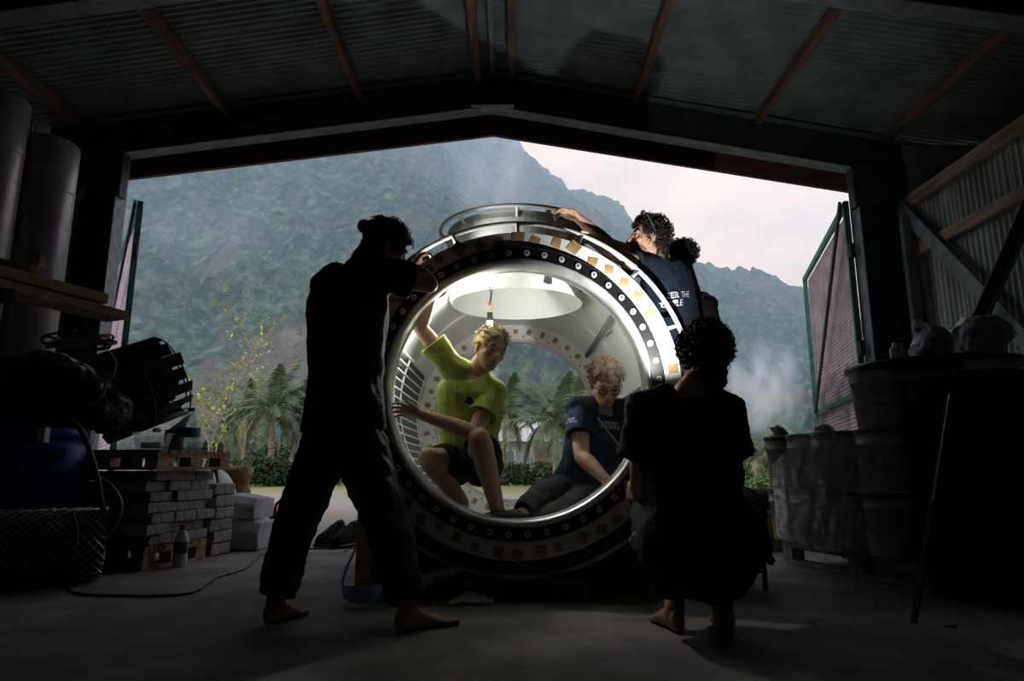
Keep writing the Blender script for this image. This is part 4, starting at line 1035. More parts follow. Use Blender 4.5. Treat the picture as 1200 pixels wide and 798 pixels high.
for a in 'LR':
    q = J['an' + a]; g = Geo(); d = V((-1, -.35, .05)).normalized(); u = V((0, 0, 1)); x = d.cross(u)
    g.loft([[q + V((0, 0, -.025)) + d * f + x * (w * math.cos(t_)) + u * (h * math.sin(t_)) for t_ in [2 * PI * j / 12 for j in range(12)]] for f, w, h in ((-.07, .03, .045), (-.03, .045, .055), (.06, .048, .05), (.15, .05, .038), (.21, .035, .025))])
    g.build('shoe', m_blackpl, o, smooth=True)
# chrome tool in his hands
a = P(700, 490, 3.42); b_ = P(726, 522, 3.38)
t = empty('scraper_tool', b_, 'thin bright metal tool slanting across the chest of the man with glasses', 'tool')
Geo().tube([a, b_], .0045, 8).build('shaft', mat('bright steel', (.7, .7, .72), .25, .9, bump=0), t); Geo().tube([b_, b_ + (b_ - a) * .5, P(738, 560, 3.38)], [.009, .009, .008], 8).build('handle', m_blackpl, t)

# --- the man leaning over the top, right
r_ = lat((-.80, .60)); ch = P(777, 309, 3.84); pel = P(802, 420, 3.98)
J = dict(chest=ch, pelvis=pel, head=P(759, 280, 3.72), shR=P(792, 316, 4.0), shL=P(760, 316, 3.70), hipR=pel + r_ * .09, hipL=pel - r_ * .09,
    elL=P(722, 299, 3.52), wrL=P(694, 282, 3.50), elR=P(714, 287, 3.66), wrR=P(678, 256, 3.55))
J['shL'] = P(758, 314, 3.70)
for a, s_ in (('L', -1), ('R', 1)):
    J['kn' + a] = V((J['hip' + a].x + .02, J['hip' + a].y + .02, .74)); J['an' + a] = V((J['hip' + a].x + .03, J['hip' + a].y + .03, .30))
ZP = .22
ft = {a: (V((J['an' + a].x + .04, J['an' + a].y, ZP)), V((J['an' + a].x - .16, J['an' + a].y + .10, ZP))) for a in 'LR'}
o, hM = human('person', 'curly haired man in navy, sunglasses on his head, reaching to the hatch rail', J, 1.0, m_skin2, .0045, head=((-.96, -.12, .06), (.02, 0, 1)),
    hands={'R': dict(d=(-.9, -.25, .30), n=(-.2, -.3, -.9), t=(-.1, -.9, .1), curl=.42, spread=.12), 'L': dict(d=(-.85, -.1, .25), n=(-.2, -.4, -.8), t=(0, -.9, .2), curl=.5)}, feet=ft, base=V((pel.x, pel.y, ZP)), headargs=dict(nose=1.06))
face_parts(o, hM, lid=.2)
hair(o, hM, m_hairb, 330, .015, .0034, shell=(.088, .110, .094), off=(0, -.026, .044), curl=1.5, seed=11, front=.052, puff=.014, low=-.07)
g = Geo(); g.ell((0, .030, -.074), (.058, .052, .042), hM, 16, 10)
g = Geo(); g.ell((0, .040, -.070), (.0565, .050, .046), hM, 18, 12); g.build('stubble', mat('stubbly skin', (.27, .165, .115), .8, scale=60, var=.4), o, smooth=True)
q = Geo(); q.ell((0, -.07, -.05), (.066, .055, .07), hM, 18, 12); q.ell((0, -.075, -.09), (.055, .045, .05), hM, 18, 12); q = q.build('nape_hair', m_hairb, o); remesh(q, .008, 2, .02, .03)
# sunglasses pushed up on the hair
g = Geo()
for s in (-1, 1):
    g.tube([hM @ V((s * .096, -.012, .012)), hM @ V((s * .101, .012, .065)), hM @ V((s * .085, .032, .112)), hM @ V((s * .05, .045, .140))], .0045, 6)
    g.ell((s * .038, .046, .138), (.030, .012, .018), hM, 12, 8)
g.build('sunglasses', mat('blue grey sunglasses', (.10, .13, .16), .3, bump=0), o)
sh = tee(o, m_navy, J, 1.0, .022, .50, -.05, wr=.02, flare=.01)
trousers(o, m_black, J, 1.0, .016, .95, wr=.018)
xb = (J['shR'] - J['shL']).normalized()
text_on('UNDER THE\nPOLE', sh, .05, P(797, 350, 3.7), xb, (0, 0, 1), (0, -1, 0), m_print, sh, 'back_print', squash=.8)
q = hM @ V((0, .098, -.064)); t = empty('red_pencil', q, 'short red pencil held between the lips of the curly haired man', 'pencil')
dd = V((-1, -.15, .0)).normalized(); Geo().tube([q - dd * .005, q + dd * .055], .004, 8).build('barrel', m_red, t); Geo().tube([q + dd * .055, q + dd * .068], [.004, .001], 8).build('tip', m_timber, t)

# --- the half hidden man behind him
r_ = lat((-.7, .7)); ch = P(814, 352, 4.32); pel = V((ch.x + .02, ch.y + .06, ch.z - .50))
J = dict(chest=ch, pelvis=pel, head=P(796, 304, 4.25), shR=ch + r_ * .17, shL=ch - r_ * .17, hipR=pel + r_ * .09, hipL=pel - r_ * .09)
for a, s_ in (('L', -1), ('R', 1)):
    J['el' + a] = V((J['sh' + a].x - .12, J['sh' + a].y - .08, J['sh' + a].z - .27)); J['wr' + a] = J['el' + a] + V((-.24, .03, .02))
    J['kn' + a] = V((J['hip' + a].x + .02, J['hip' + a].y + .0, .74)); J['an' + a] = V((J['hip' + a].x + .03, J['hip' + a].y + .03, .30))
ft = {a: (V((J['an' + a].x + .04, J['an' + a].y, ZP)), V((J['an' + a].x - .16, J['an' + a].y + .12, ZP))) for a in 'LR'}
o, hM = human('person', 'dark haired man almost hidden behind the curly haired man at the hatch', J, 1.0, m_skin, .008, head=((-.85, .5, -.15), (0, 0, 1)),
    hands={a: dict(d=(-.9, 0, .1), n=(0, 0, -1), t=(0, -1, 0), curl=.4) for a in 'LR'}, feet=ft, base=V((pel.x, pel.y, ZP)))
face_parts(o, hM)
hair(o, hM, m_hairb, 200, .010, .003, shell=(.086, .108, .092), curl=1.2, seed=15, puff=.008, low=-.07)
tee(o, m_black, J, 1.0, .02, .55, -.05); trousers(o, m_black, J, 1.0, .016, .95)

# work platform they stand on
x0, x1, y0, y1 = .95, 1.335, 3.62, 4.86
t = empty('work_platform', ((x0 + x1) / 2, (y0 + y1) / 2, 0), 'low metal legged work platform behind the squatting man', 'platform')
Geo().box(((x0 + x1) / 2, (y0 + y1) / 2, ZP - .022), (x1 - x0, y1 - y0, .04)).build('deck', m_ply, t)
for x in (x0 + .03, x1 - .03):
    for y in (y0 + .03, y1 - .03): Geo().tube([(x, y, 0), (x, y, ZP - .04)], .014, 8).build('leg', m_steel_dark, t)
for y in (y0 + .03, y1 - .03): Geo().bar((x0 + .03, y, .09), (x1 - .03, y, .09), .03, .015).build('foot_bar', m_steel_dark, t)

# --- the man seated with his back to the camera
ch = P(803, 470, 2.66); pel = P(818, 630, 2.66); r_ = V((.985, .16, 0)).normalized()
J = dict(chest=ch, pelvis=pel, head=P(822, 421, 2.72), shR=P(851, 483, 2.72), shL=P(755, 481, 2.62), hipR=pel + r_ * .10 + V((0, .02, -.03)), hipL=pel - r_ * .10 + V((0, .02, -.03)),
    elL=P(750, 566, 2.72), wrL=P(750, 582, 2.96), elR=P(858, 560, 2.84), wrR=P(826, 560, 3.06),
    knL=P(772, 596, 3.04), knR=P(866, 598, 3.06))
hL, hR = G(796, 742), G(852, 746)
J.update(anL=hL + V((0, .05, .085)), anR=hR + V((0, .05, .085)))
o, hM = human('person', 'curly haired man in a black tee squatting with his back to the camera', J, 1.0, m_skin, .0055, head=((-.30, .92, -.12), (.02, .05, 1)),
    hands={'L': dict(d=(-.35, .8, .2), n=(.7, .3, 0), t=(0, 0, 1), curl=.6), 'R': dict(d=(-.4, .85, .1), n=(-.7, 0, -.4), t=(-.3, 0, .9), curl=.6)},
    feet={'L': (hL, hL + V((-.04, .24, 0))), 'R': (hR, hR + V((.05, .24, 0)))}, base=V((pel.x, pel.y, 0)))
face_parts(o, hM)
hair(o, hM, m_hairb, 420, .017, .0036, shell=(.092, .112, .098), off=(0, -.030, .040), curl=1.5, seed=21, front=.05, low=-.085, puff=.016)
sh = tee(o, m_black, J, 1.12, .028, .62, -.16, wr=.022, flare=.016, sl_r=.076)
q = Geo(); q.ell((0, -.045, -.055), (.074, .066, .07), hM, 18, 12); q.ell((0, -.05, -.10), (.064, .055, .05), hM, 18, 12); q = q.build('nape_hair', m_hairb, o); remesh(q, .008, 2, .02, .03)
text_on('UNDER THE POLE', sh, .034, P(814, 489, 2.5), r_, (0, 0, 1), (0, -1, 0), m_printd, sh, 'back_print')
trousers(o, m_black, J, 1.12, .026, 1.95, wr=.02, r=(.125, .11, .10), name='shorts')
# rag in his pocket
g = Geo(); rings = []
for i in range(9):
    u = i / 8; c = P(758 - 6 * math.sin(u * 3), lerp(612, 652, u), 2.75); w = .018 + .022 * math.sin(u * PI)
    rings.append([c + V((w * math.cos(a) * (1 + .3 * math.sin(3 * a + i)), w * .5 * math.sin(a), 0)) for a in [2 * PI * j / 14 for j in range(14)]])
g.loft(rings); tag(g.build('rag', m_teal, smooth=True, loc=P(758, 652, 2.75)), 'pale cloth rag hanging at the left hip of the squatting man', 'rag')
# head lamp on his forehead, lighting the rim of the capsule
g = Geo(); g.tube([hM @ V((.081 * math.cos(a) * 1.04, -.012 + .105 * math.sin(a), .052 + .012 * math.sin(a))) for a in [2 * PI * i / 28 for i in range(29)]], .006, 6)
hl = g.build('head_lamp', m_blackpl, o); q = hM @ V((0, .108, .064))
Geo().ell((0, .106, .064), (.028, .014, .020), hM, 14, 8).build('lamp_case', m_blackpl, hl)
Geo().ell((0, .119, .064), (.016, .005, .013), hM, 14, 8).build('lamp_lens', mat('lit torch lens', (1, 1, 1), emit=((1, .97, .92), 6.0), bump=0), hl)
ld = bpy.data.lights.new('head_lamp_light', 'SPOT'); ld.energy = HEADLAMP_W; ld.color = (1, .98, .95); ld.spot_size = math.radians(96); ld.spot_blend = .9; ld.shadow_soft_size = .012
lo = bpy.data.objects.new('head_lamp_light', ld); C.objects.link(lo); lo.parent = hl; q = hM @ V((0, .127, .064)); lo.location = q - OFF[hl.name]
lo.rotation_euler = (P(762, 330, 3.4) - q).to_track_quat('-Z', 'Y').to_euler()
# jacket tied round his waist
rings = []
for u, w, d_, y_ in ((0, .16, .13, 590), (.2, .20, .16, 606), (.4, .225, .18, 628), (.6, .225, .18, 650), (.8, .20, .16, 674), (1, .16, .13, 696)):
    c = P(822, y_, 2.68); rings.append([c + V((w * math.cos(a) * (1 + .06 * math.sin(5 * a + 4 * u)), d_ * math.sin(a) * (1 + .06 * math.sin(4 * a + 3 * u)), .02 * math.sin(3 * a + 2))) for a in [2 * PI * j / 28 for j in range(28)]])
g = Geo(); g.loft(rings)
rings = []
for x_, y_, w, d_ in ((862, 600, .06, .05), (876, 618, .075, .06), (886, 638, .06, .05), (895, 650, .035, .03), (906, 659, .012, .012)):
    c = P(x_, y_, 2.70); rings.append([c + V((w * math.cos(a), d_ * math.sin(a), .01 * math.sin(3 * a))) for a in [2 * PI * j / 16 for j in range(16)]])
g.loft(rings); j = g.build('waist_jacket', m_black, o); remesh(j, .011, 2, .03, .1, .012)

# ------------------------------------------------------------------ clutter at the left
p1 = P(12, 300, 3.25); p2 = P(43, 300, 3.62)
for q, rad, top, lab in ((P(-14, 200, 4.55), .20, P(-14, 116, 4.55).z, 'grey plastic pipe standing at the far left edge, the nearer of two'), (P(41, 300, 4.95), .205, P(41, 168, 4.95).z, 'grey plastic pipe standing at left beside the column, the farther of two')):
    x, y = q.x, q.y
    t = empty('plastic_pipe', (x, y, 0), lab, 'pipe')
    Geo().lathe([(rad * .001, 0), (rad, 0), (rad, top - .03), (rad * .97, top - .01), (rad * .9, top), (rad * .001, top + .004)], 40, (x, y, 0)).build('pipe', m_pipe, t, smooth=True)
    Geo().lathe([(rad + .001, top - .42), (rad + .006, top - .42), (rad + .006, top - .40), (rad + .001, top - .40)], 40, (x, y, 0)).build('seam_band', m_pipe, t)
# planks on a rack arm
a0 = P(-60, 300, 3.05); a1 = P(119, 350, 3.45)
def plank(a, b, w, h, m, lab, up=(0, 0, 1)):
    o = Geo().bar(a, b, w, h, up).build('plank', m, loc=(a + b) / 2, bevel=.004); return tag(o, lab, 'plank')
a = P(-120, 291, 2.55); b = P(116, 352, 3.30)
plank(a, b, .15, .05, m_timber, 'pale pine plank at left, front one on the rack')
plank(a + V((.05, .12, -.058)), b + V((.03, .12, -.058)), .16, .045, m_timber, 'pale pine plank at left, lower one tucked under the front plank')
plank(a + V((-.25, .05, .054)), a.lerp(b, .55) + V((0, .05, .054)), .12, .05, m_pallet, 'short plank lying on top of the front pine plank')
q = P(41, 304, 3.02); tag(Geo().box((q.x, q.y + .02, q.z - .005), (.055, .055, .06), None).build('wood_block', m_pallet, loc=q, bevel=.003), 'small offcut of wood standing on the pine planks', 'block')
c = a.lerp(b, .12); t = empty('rack_arm', (c.x - .2, c.y, 0), 'steel rack carrying the pine planks at the left edge', 'rack')
Geo().bar((c.x - .25, c.y, 0), (c.x - .25, c.y, 2.2), .06, .06, (0, 1, 0)).build('upright', m_steel_dark, t)
lowz = min(a.z, b.z)
for k in (.06, .34):
    c2 = a.lerp(b, k); Geo().bar((c2.x - .30, c2.y + .22, c2.z - .108), (c2.x + .14, c2.y + .02, c2.z - .108), .04, .05).build('arm', m_steel_dark, t)

# roll of wire netting on the floor
ca = P(-90, 650, 3.55); cb = P(122, 640, 3.95); R = .195; ca.z = cb.z = R + .005
ax = (cb - ca).normalized(); L = (cb - ca).length; u = ax.cross(V((0, 0, 1))).normalized(); v = u.cross(ax)
t = empty('wire_netting_roll', (ca + cb) / 2 - V((0, 0, R)), 'roll of galvanised wire netting lying on the floor at far left', 'roll')
g = Geo(); g.raw = 1
for fam in (-1, 1):
    for k in range(26):
        pts = []
        for i in range(19):
            s = i / 18; a = fam * s * 4.4 + 2 * PI * k / 26; rr_ = R + .006 * math.sin(9 * a + k); pts.append(ca + ax * (s * L) + (u * math.cos(a) + v * math.sin(a)) * rr_)
        g.tube(pts, .0022, 4)
g.build('netting', m_galv, t, kind='stuff')
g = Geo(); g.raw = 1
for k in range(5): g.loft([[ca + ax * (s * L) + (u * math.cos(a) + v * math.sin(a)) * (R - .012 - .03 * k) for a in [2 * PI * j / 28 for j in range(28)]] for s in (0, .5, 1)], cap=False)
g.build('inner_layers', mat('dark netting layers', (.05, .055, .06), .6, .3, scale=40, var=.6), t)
# blue drum
c = P(40, 560, 4.25); x, y = c.x, c.y; rd = .29
t = empty('blue_drum', (x, y, 0), 'blue plastic drum with a ribbed lid, behind the netting roll', 'drum')
Geo().lathe([(.002, 0), (rd * .95, 0), (rd, .03), (rd, .26), (rd + .012, .28), (rd + .012, .31), (rd, .33), (rd, .56), (rd + .012, .58), (rd + .012, .61), (rd, .63), (rd * .985, .74), (rd * .86, .80), (.002, .80)], 48, (x, y, 0)).build('body', m_blue, t, smooth=True)
Geo().lathe([(rd * .9, .79), (rd * .93, .80), (rd * .93, .845), (rd * .88, .86), (.002, .86)], 48, (x, y, 0)).build('lid', m_blue, t, smooth=True)
for a in (-.9, .3, 1.7, 3.2, 4.4):
    Geo().box((x + rd * .93 * math.cos(a), y + rd * .93 * math.sin(a), .81), (.05, .05, .09)).build('lid_clip', m_milk, t, bevel=.006)
Geo().tube([(x + rd * .80, y - rd * .58, .70), (x + rd * .92, y - rd * .66, .70)], .035, 12).build('bung', m_blackpl, t)
# black bundle on the drum, with a rope coil
g = Geo(); c = P(48, 462, 4.45)
for dx_, dz_, r3 in ((-.30, -.02, (.30, .24, .24)), (0, .02, (.34, .26, .27)), (.24, -.01, (.26, .24, .24)), (.42, -.10, (.16, .18, .15)), (-.1, -.18, (.4, .22, .12))): g.ell(c + V((dx_, 0, dz_)), r3, None, 20, 12)
o = g.build('net_bundle', m_blackpl, loc=(c.x, c.y, .87)); remesh(o, .018, 3, .07, .14, .03); tag(o, 'black bundle of netting heaped on the blue drum', 'bundle')
g = Geo(); tc_ = P(98, 408, 4.35); pts = []
for i in range(150):
    s = i / 149; a = s * 30; rr_ = .16 + .05 * math.sin(a * .7) ; pts.append(tc_ + V((rr_ * 1.25 * math.cos(a) + .05 * math.sin(a * .31), .12 * math.sin(a) - .05, .02 + .035 * math.sin(a * 1.3) + .03 * s)))
g.tube(pts, .0085, 6)
pts = [P(x_, y_, 4.15) for x_, y_ in ((128, 412), (136, 425), (133, 440), (125, 447), (120, 462), (112, 470), (104, 476), (96, 478))]; g.tube(pts, .008, 6)
pts = [P(x_, y_, 4.18) for x_, y_ in ((122, 455), (121, 462), (127, 472), (135, 482), (146, 488))]; g.tube(pts, .006, 6)
tag(g.build('rope_coil', m_rope, smooth=True, loc=tc_), 'tangled brown rope coil on top of the black bundle', 'rope')
# roll of slatted matting
c = P(158, 455, 4.78); ax = V((.60, .62, .42)).normalized(); u = ax.cross(V((0, 0, 1))).normalized(); v = u.cross(ax)
t = empty('slatted_mat_roll', c - V((0, 0, .3)), 'rolled black slatted mat with gaps of light between its slats', 'mat')
for turn, (rad, n) in enumerate(((.285, 17), (.225, 16), (.16, 12))):
    for k in range(n):
        a = 2 * PI * k / n + turn * .1; d = u * math.cos(a) + v * math.sin(a); tn = -u * math.sin(a) + v * math.cos(a); l = .20 + .03 * math.sin(k * 1.7) + (.05 if turn == 0 else 0)
        p = c + d * rad
        dn = (d * .38 + tn * .92).normalized()
        Geo().bar(p - ax * l, p + ax * l, .010, .088 if turn == 0 else .07, dn).build('slat', m_blackpl, t)
for s in (-.25, 0, .25):
    for rad in (.295, .23): ring_pts = [c + ax * s + (u * math.cos(a) + v * math.sin(a)) * rad for a in [2 * PI * j / 28 for j in range(29)]]; Geo().tube(ring_pts, .006, 5).build('tie_cord', m_rope, t)
# hoses and cables
def wire(name, pts, r, m, lab, cat='hose', n=8, sub=6):
    q = []
    P_ = [pts[0]] + pts + [pts[-1]]
    for i in range(1, len(P_) - 2):
        for k in range(sub):
            t_ = k / sub; a, b_, c_, d_ = P_[i - 1:i + 3]; q.append(.5 * ((2 * b_) + (c_ - a) * t_ + (2 * a - 5 * b_ + 4 * c_ - d_) * t_ ** 2 + (3 * b_ - a - 3 * c_ + d_) * t_ ** 3))
    q.append(pts[-1]); return tag(Geo().tube(q, r, n).build(name, m, smooth=True, loc=pts[0]), lab, cat)
def PP(l, Y=None): return [P(a, b_, y_) for a, b_, y_ in l]
wire('hose', PP(((68, 492, 4.0), (85, 494, 3.95), (98, 510, 3.9), (107, 535, 3.88), (114, 560, 3.86), (118, 585, 3.85), (122, 600, 3.85))), .016, m_cable, 'thick black hose arching over the side of the blue drum')
wire('hose', PP(((116, 562, 3.95), (130, 572, 3.95), (139, 588, 3.92), (137, 606, 3.9), (124, 625, 3.86), (110, 645, 3.82))) + [G(104, 672, .03), G(98, 676, .03)], .022, m_cable, 'thick black hose curving down to the floor beside the netting roll')
wire('hose', PP(((131, 600, 4.0), (128, 620, 4.0), (122, 640, 4.0), (114, 655, 3.98))) + [G(106, 668, .03)], .010, m_cable, 'thin black hose hanging close behind the thick one')
wire('cable', PP(((84, 600, 3.62), (90, 620, 3.62), (88, 645, 3.60), (80, 668, 3.60))) + [G(78, 688, .008), G(95, 696, .008), G(140, 698, .008), G(190, 698, .008), G(225, 694, .008), G(246, 682, .008), G(255, 676, .008), G(285, 667, .008), G(298, 657, .008), G(304, 651, .008), G(316, 647, .008)], .007, m_cable, 'black electric cable snaking across the concrete floor at left', 'cable')
wire('cable', [G(325, 641, .006), G(360, 643, .006), G(410, 642, .006), G(440, 646, .006)], .006, m_cable, 'thin cable lying along the slab edge past the shoes', 'cable')
wire('cable', [G(405, 646, .006), G(416, 636, .006), P(424, 622, 5.7), P(428, 612, 5.3)], .005, m_cable, 'thin cable rising behind the cradle post', 'cable')

# pallets and concrete blocks
def pallet(name, lab, Lx, Ly, m, nb=7, h=.14, group=None):
    t = empty(name, (0, 0, 0), lab, 'pallet', group)
    for i in range(nb):
        x = -Lx / 2 + (i + .5) * Lx / nb; Geo().box((x, 0, h - .011), (Lx / nb * .82, Ly, .022)).build('deck_board', m, t)
    for y in (-Ly / 2 + .05, 0, Ly / 2 - .05):
        Geo().box((0, y, h - .033), (Lx, .09, .022)).build('stringer_board', m, t)
        for x in (-Lx / 2 + .06, 0, Lx / 2 - .06): Geo().box((x, y, (h - .044 + .02) / 2), (.10, .09, h - .064)).build('spacer_block', m, t)
        Geo().box((0, y, .01), (Lx, .09, .02)).build('bottom_board', m, t)
    return t
A = G(168, 670); B = G(243, 655); dirP = (B - A); dirP.z = 0; Ln = dirP.length; ang = math.atan2(dirP.y, dirP.x)
inw = V((-math.sin(ang), math.cos(ang), 0))                        # away from the camera side (to the left)
pl = pallet('wooden_pallet', 'brown wooden pallet on the floor under the concrete blocks', Ln, .9, m_pallet, 7)
pl.location = (A + B) / 2 + inw * .46; pl.rotation_euler = (0, 0, ang)
dn = dirP.normalized(); courses = 7; bh = .066; zb = .142; bl = .25
ordn = ('bottom', 'second', 'third', 'fourth', 'fifth', 'sixth', 'top'); k = 0
bm_ = Geo().box((0, 0, 0), (bl - .006, .19, bh - .004)).mesh('concrete_block'); bm_.materials.append(m_block)
def block(loc, rz, lab, sc=(1, 1, 1)):
    o = bpy.data.objects.new('concrete_block', bm_); C.objects.link(o); o.location = loc; o.rotation_euler = (0, 0, rz); o.scale = sc
    b = o.modifiers.new('bevel', 'BEVEL'); b.width = .008; b.segments = 2
    return tag(o, lab, 'block', 'concrete blocks stacked on the lower pallet')
posn = ('left', 'middle', 'right')
for c_ in range(courses):
    nB = 3 if c_ < 6 else 3
    for row in range(3):
        for i in range(nB):
            s = (i + .5) * Ln / nB + ((.04, -.02)[c_ % 2]) + random.uniform(-.008, .008)
            if row == 0: lab = 'grey concrete block, %s in the %s course of the stack, front face' % (posn[i], ordn[c_])
            elif i == 0: lab = 'grey concrete block, %s course, shaded end of the stack, %s from the front' % (ordn[c_], ('', 'second', 'third')[row])
            else: lab = 'grey concrete block, %s of the %s course, hidden in the %s row' % (posn[i], ordn[c_], ('', 'second', 'third')[row])
            block(A + dn * s + inw * (.11 + row * .2 + (random.uniform(-.025, .03) if row == 0 else 0)) + V((0, 0, zb + bh * (c_ + .5))), ang + random.uniform(-.05, .05), lab, (Ln / nB / bl * .99, 1, 1))
topz = zb + bh * courses
# second small heap of blocks to the right of the stack
B2 = B + dn * .06
for c_ in range(6):
    block(B2 + dn * (.16 + random.uniform(-.02, .02)) + inw * .16 + V((0, 0, .002 + .085 * (c_ + .5))), ang + random.uniform(-.08, .08), 'grey concrete block in the single pile right of the main stack, %s from the floor' % ('lowest', 'second', 'third', 'fourth', 'fifth', 'topmost')[c_], (1.0, 1.2, 1.27))
pu = pallet('wooden_pallet', 'brown wooden pallet lying on top of the concrete blocks, bottles on it', Ln * 1.22, 1.0, m_pallet, 8, .125)
pu.location = (A + B) / 2 + dn * .02 + inw * .44 + V((0, 0, topz + .004)); pu.rotation_euler = (0, 0, ang)
zt = topz + .004 + .125
def on(px, py=None, z=None):
    z = zt if z is None else z; return None
def top_at(px, off):                         # point on the upper pallet, off metres in from its bright edge
    best = None
    for i in range(200):
        s = -.2 + i / 199 * (Ln + .4); p = A + dn * s + inw * off; p.z = zt
        d = p - EYE; y_ = d.y * ct + d.z * st; pxx = 600 + F * d.x / y_
        if best is None or abs(pxx - px) < best[0]: best = (abs(pxx - px), p)
    return best[1]
# clear food box
q = top_at(178, .12); t = empty('food_box', q, 'clear plastic food box on the edge of the upper pallet', 'box')
def tubbox(c, w, d, h, taper, rz):
    Mz = Matrix.Translation(c) @ Matrix.Rotation(rz, 4, 'Z'); g = Geo()
    rings = [[Mz @ V((sx_ * (w / 2 * k_), sy_ * (d / 2 * k_), z)) for sx_, sy_ in ((-1, -.8), (-.85, -1), (.85, -1), (1, -.8), (1, .8), (.85, 1), (-.85, 1), (-1, .8))] for k_, z in ((taper, .002), (1, h))]
    g.loft(rings, cap=False); g.add(rings[0], [tuple(range(8))]); return g, Mz
g, Mz = tubbox(q, .20, .14, .10, .84, ang - 1.2); g.build('tub', m_pet, t)
g = Geo(); g.box((0, 0, .104), (.225, .165, .012), Mz); g.build('lid', m_pet, t, bevel=.004)
Geo().box((0, 0, .03), (.12, .08, .04), Mz).build('contents', m_milk, t, bevel=.006)
q = q + V((.02, .0, .112)); tag(Geo().ell(q + V((0, 0, .015)), (.03, .03, .018), None, 14, 8).build('sponge', m_paper, smooth=True, loc=q), 'white lump of sponge on the lid of the food box', 'sponge')
# paint tin
q = top_at(203, .22); t = empty('paint_tin', q, 'dark ridged paint tin behind the water bottle', 'tin')
Geo().lathe([(.002, 0)] + [(.062 + (.002 if i % 2 else 0), .006 + i * .009) for i in range(15)] + [(.06, .14), (.002, .138)], 32, q).build('body', mat('brown tin', (.12, .09, .09), .4, .4), t, smooth=True)
Geo().lathe([(.05, .138), (.064, .138), (.064, .148), (.05, .148)], 32, q).build('rim', m_flange, t)
g = Geo(); g.add([q + V((-.05, 0, .15)), q + V((.06, 0, .145)), q + V((.085, .02, .265)), q + V((-.05, .01, .155)) + V((0, .02, 0)), q + V((.06, .02, .147)), q + V((.085, .04, .267))], [(0, 1, 2), (3, 5, 4), (0, 3, 4, 1), (1, 4, 5, 2), (2, 5, 3, 0)])
tag(g.build('paper_sheet', m_paper, loc=q + V((0, 0, .15))), 'folded white paper leaning in the paint tin', 'paper')
# big water bottle
q = top_at(220, .12); t = empty('water_bottle', q, 'large clear water bottle with a blue label on the upper pallet', 'bottle')
Geo().lathe([(.002, .003), (.066, .003), (.072, .02), (.069, .05), (.072, .09), (.069, .12), (.072, .16), (.07, .19), (.052, .235), (.026, .262), (.022, .275), (.022, .288)], 32, q).build('body', m_pet, t, smooth=True)
Geo().lathe([(.0735, .10), (.0735, .165)], 32, q).build('label', m_label, t, smooth=True); Geo().lathe([(.025, .282), (.025, .305), (.002, .308)], 20, q).build('cap', m_blue, t)
Geo().lathe([(.002, .008), (.066, .008), (.067, .095), (.002, .095)], 24, q).build('water', m_pet, t, smooth=True)
for px, lab, col in ((232, 'small white cup on the edge of the upper pallet, left of two', m_milk), (240, 'small pale cup with a dark band on the upper pallet, right of two', m_paper)):
    q = top_at(px, .10); t = empty('small_cup', q, lab, 'cup'); Geo().lathe([(.002, .0), (.018, .0), (.022, .045), (.02, .045), (.016, .004), (.002, .004)], 18, q).build('cup', col, t, smooth=True); Geo().lathe([(.0215, .015), (.0225, .03)], 18, q).build('band', m_label, t)
# white bottle with red cap on the floor
q = G(210, 664); t = empty('plastic_bottle', q, 'milky plastic bottle with a red cap standing on the floor before the pallet', 'bottle')
Geo().lathe([(.002, .0), (.040, .0), (.044, .01), (.042, .04), (.044, .06), (.042, .08), (.044, .16), (.040, .185), (.020, .222), (.016, .235)], 28, q).build('body', m_milk, t, smooth=True)
Geo().lathe([(.0195, .228), (.0195, .258), (.002, .26)], 18, q).build('cap', m_red, t); Geo().lathe([(.0448, .085), (.0448, .155)], 28, q).build('label', mat('dark bottle label', (.10, .10, .14), .6), t, smooth=True)

# wrapped slabs, sheets and sack right of the stack
def hexblock(name, px0, px1, py0, py1, Y, dep, m, lab, cat):
    a = P(px0, py1, Y); b_ = P(px1, py1, Y + .05); zt_ = P((px0 + px1) / 2, py0, Y).z; w = b_.x - a.x
    g = Geo(); rings = []
    for s in (0, .3, .72, 1.0):
        k_ = .92 if s in (0, 1.0) else 1
        rings.append([V((a.x + w * s, Y + dy_, a.z + (zt_ - a.z) * z_ * k_ + (.01 * math.sin(5 * s)))) for dy_, z_ in ((0, 0), (0, .62), (.08, .95), (dep * .6, 1), (dep, .9), (dep, 0))])
    g.loft(rings); o = g.build(name, m, loc=((a.x + b_.x) / 2, Y, a.z), bevel=.012); return tag(o, lab, cat)
hexblock('wrapped_slab', 236, 304, 608, 644, 5.35, .5, m_foam, 'big grey wrapped slab on the floor, lower of two beside the blocks', 'slab')
zlow = G(240, 644); o = hexblock('wrapped_slab', 250, 300, 580, 608, 5.42, .45, m_foam, 'grey wrapped slab lying on the lower one', 'slab')
def sheet(name, rows, m, lab, cat, th=.012):
    g = Geo(); n = len(rows[0]); vs = [p for r_ in rows for p in r_]
    g.add(vs, [(i * n + j, i * n + j + 1, (i + 1) * n + j + 1, (i + 1) * n + j) for i in range(len(rows) - 1) for j in range(n - 1)])
    o = g.build(name, m, smooth=True, loc=rows[-1][n // 2]); s = o.modifiers.new('solid', 'SOLIDIFY'); s.thickness = th; s2 = o.modifiers.new('sub', 'SUBSURF'); s2.levels = 2; s2.render_levels = 2
    return tag(o, lab, cat)
sheet('foam_sheet', [[P(224, 549, 5.5), P(238, 549, 5.42), P(252, 549, 5.45)], [P(226, 562, 5.35), P(240, 562, 5.25), P(254, 562, 5.32)], [P(226, 572, 5.3), P(240, 573, 5.2), P(255, 573, 5.3)]], m_foamw, 'white foam sheet curled over the end of the block stack', 'sheet')
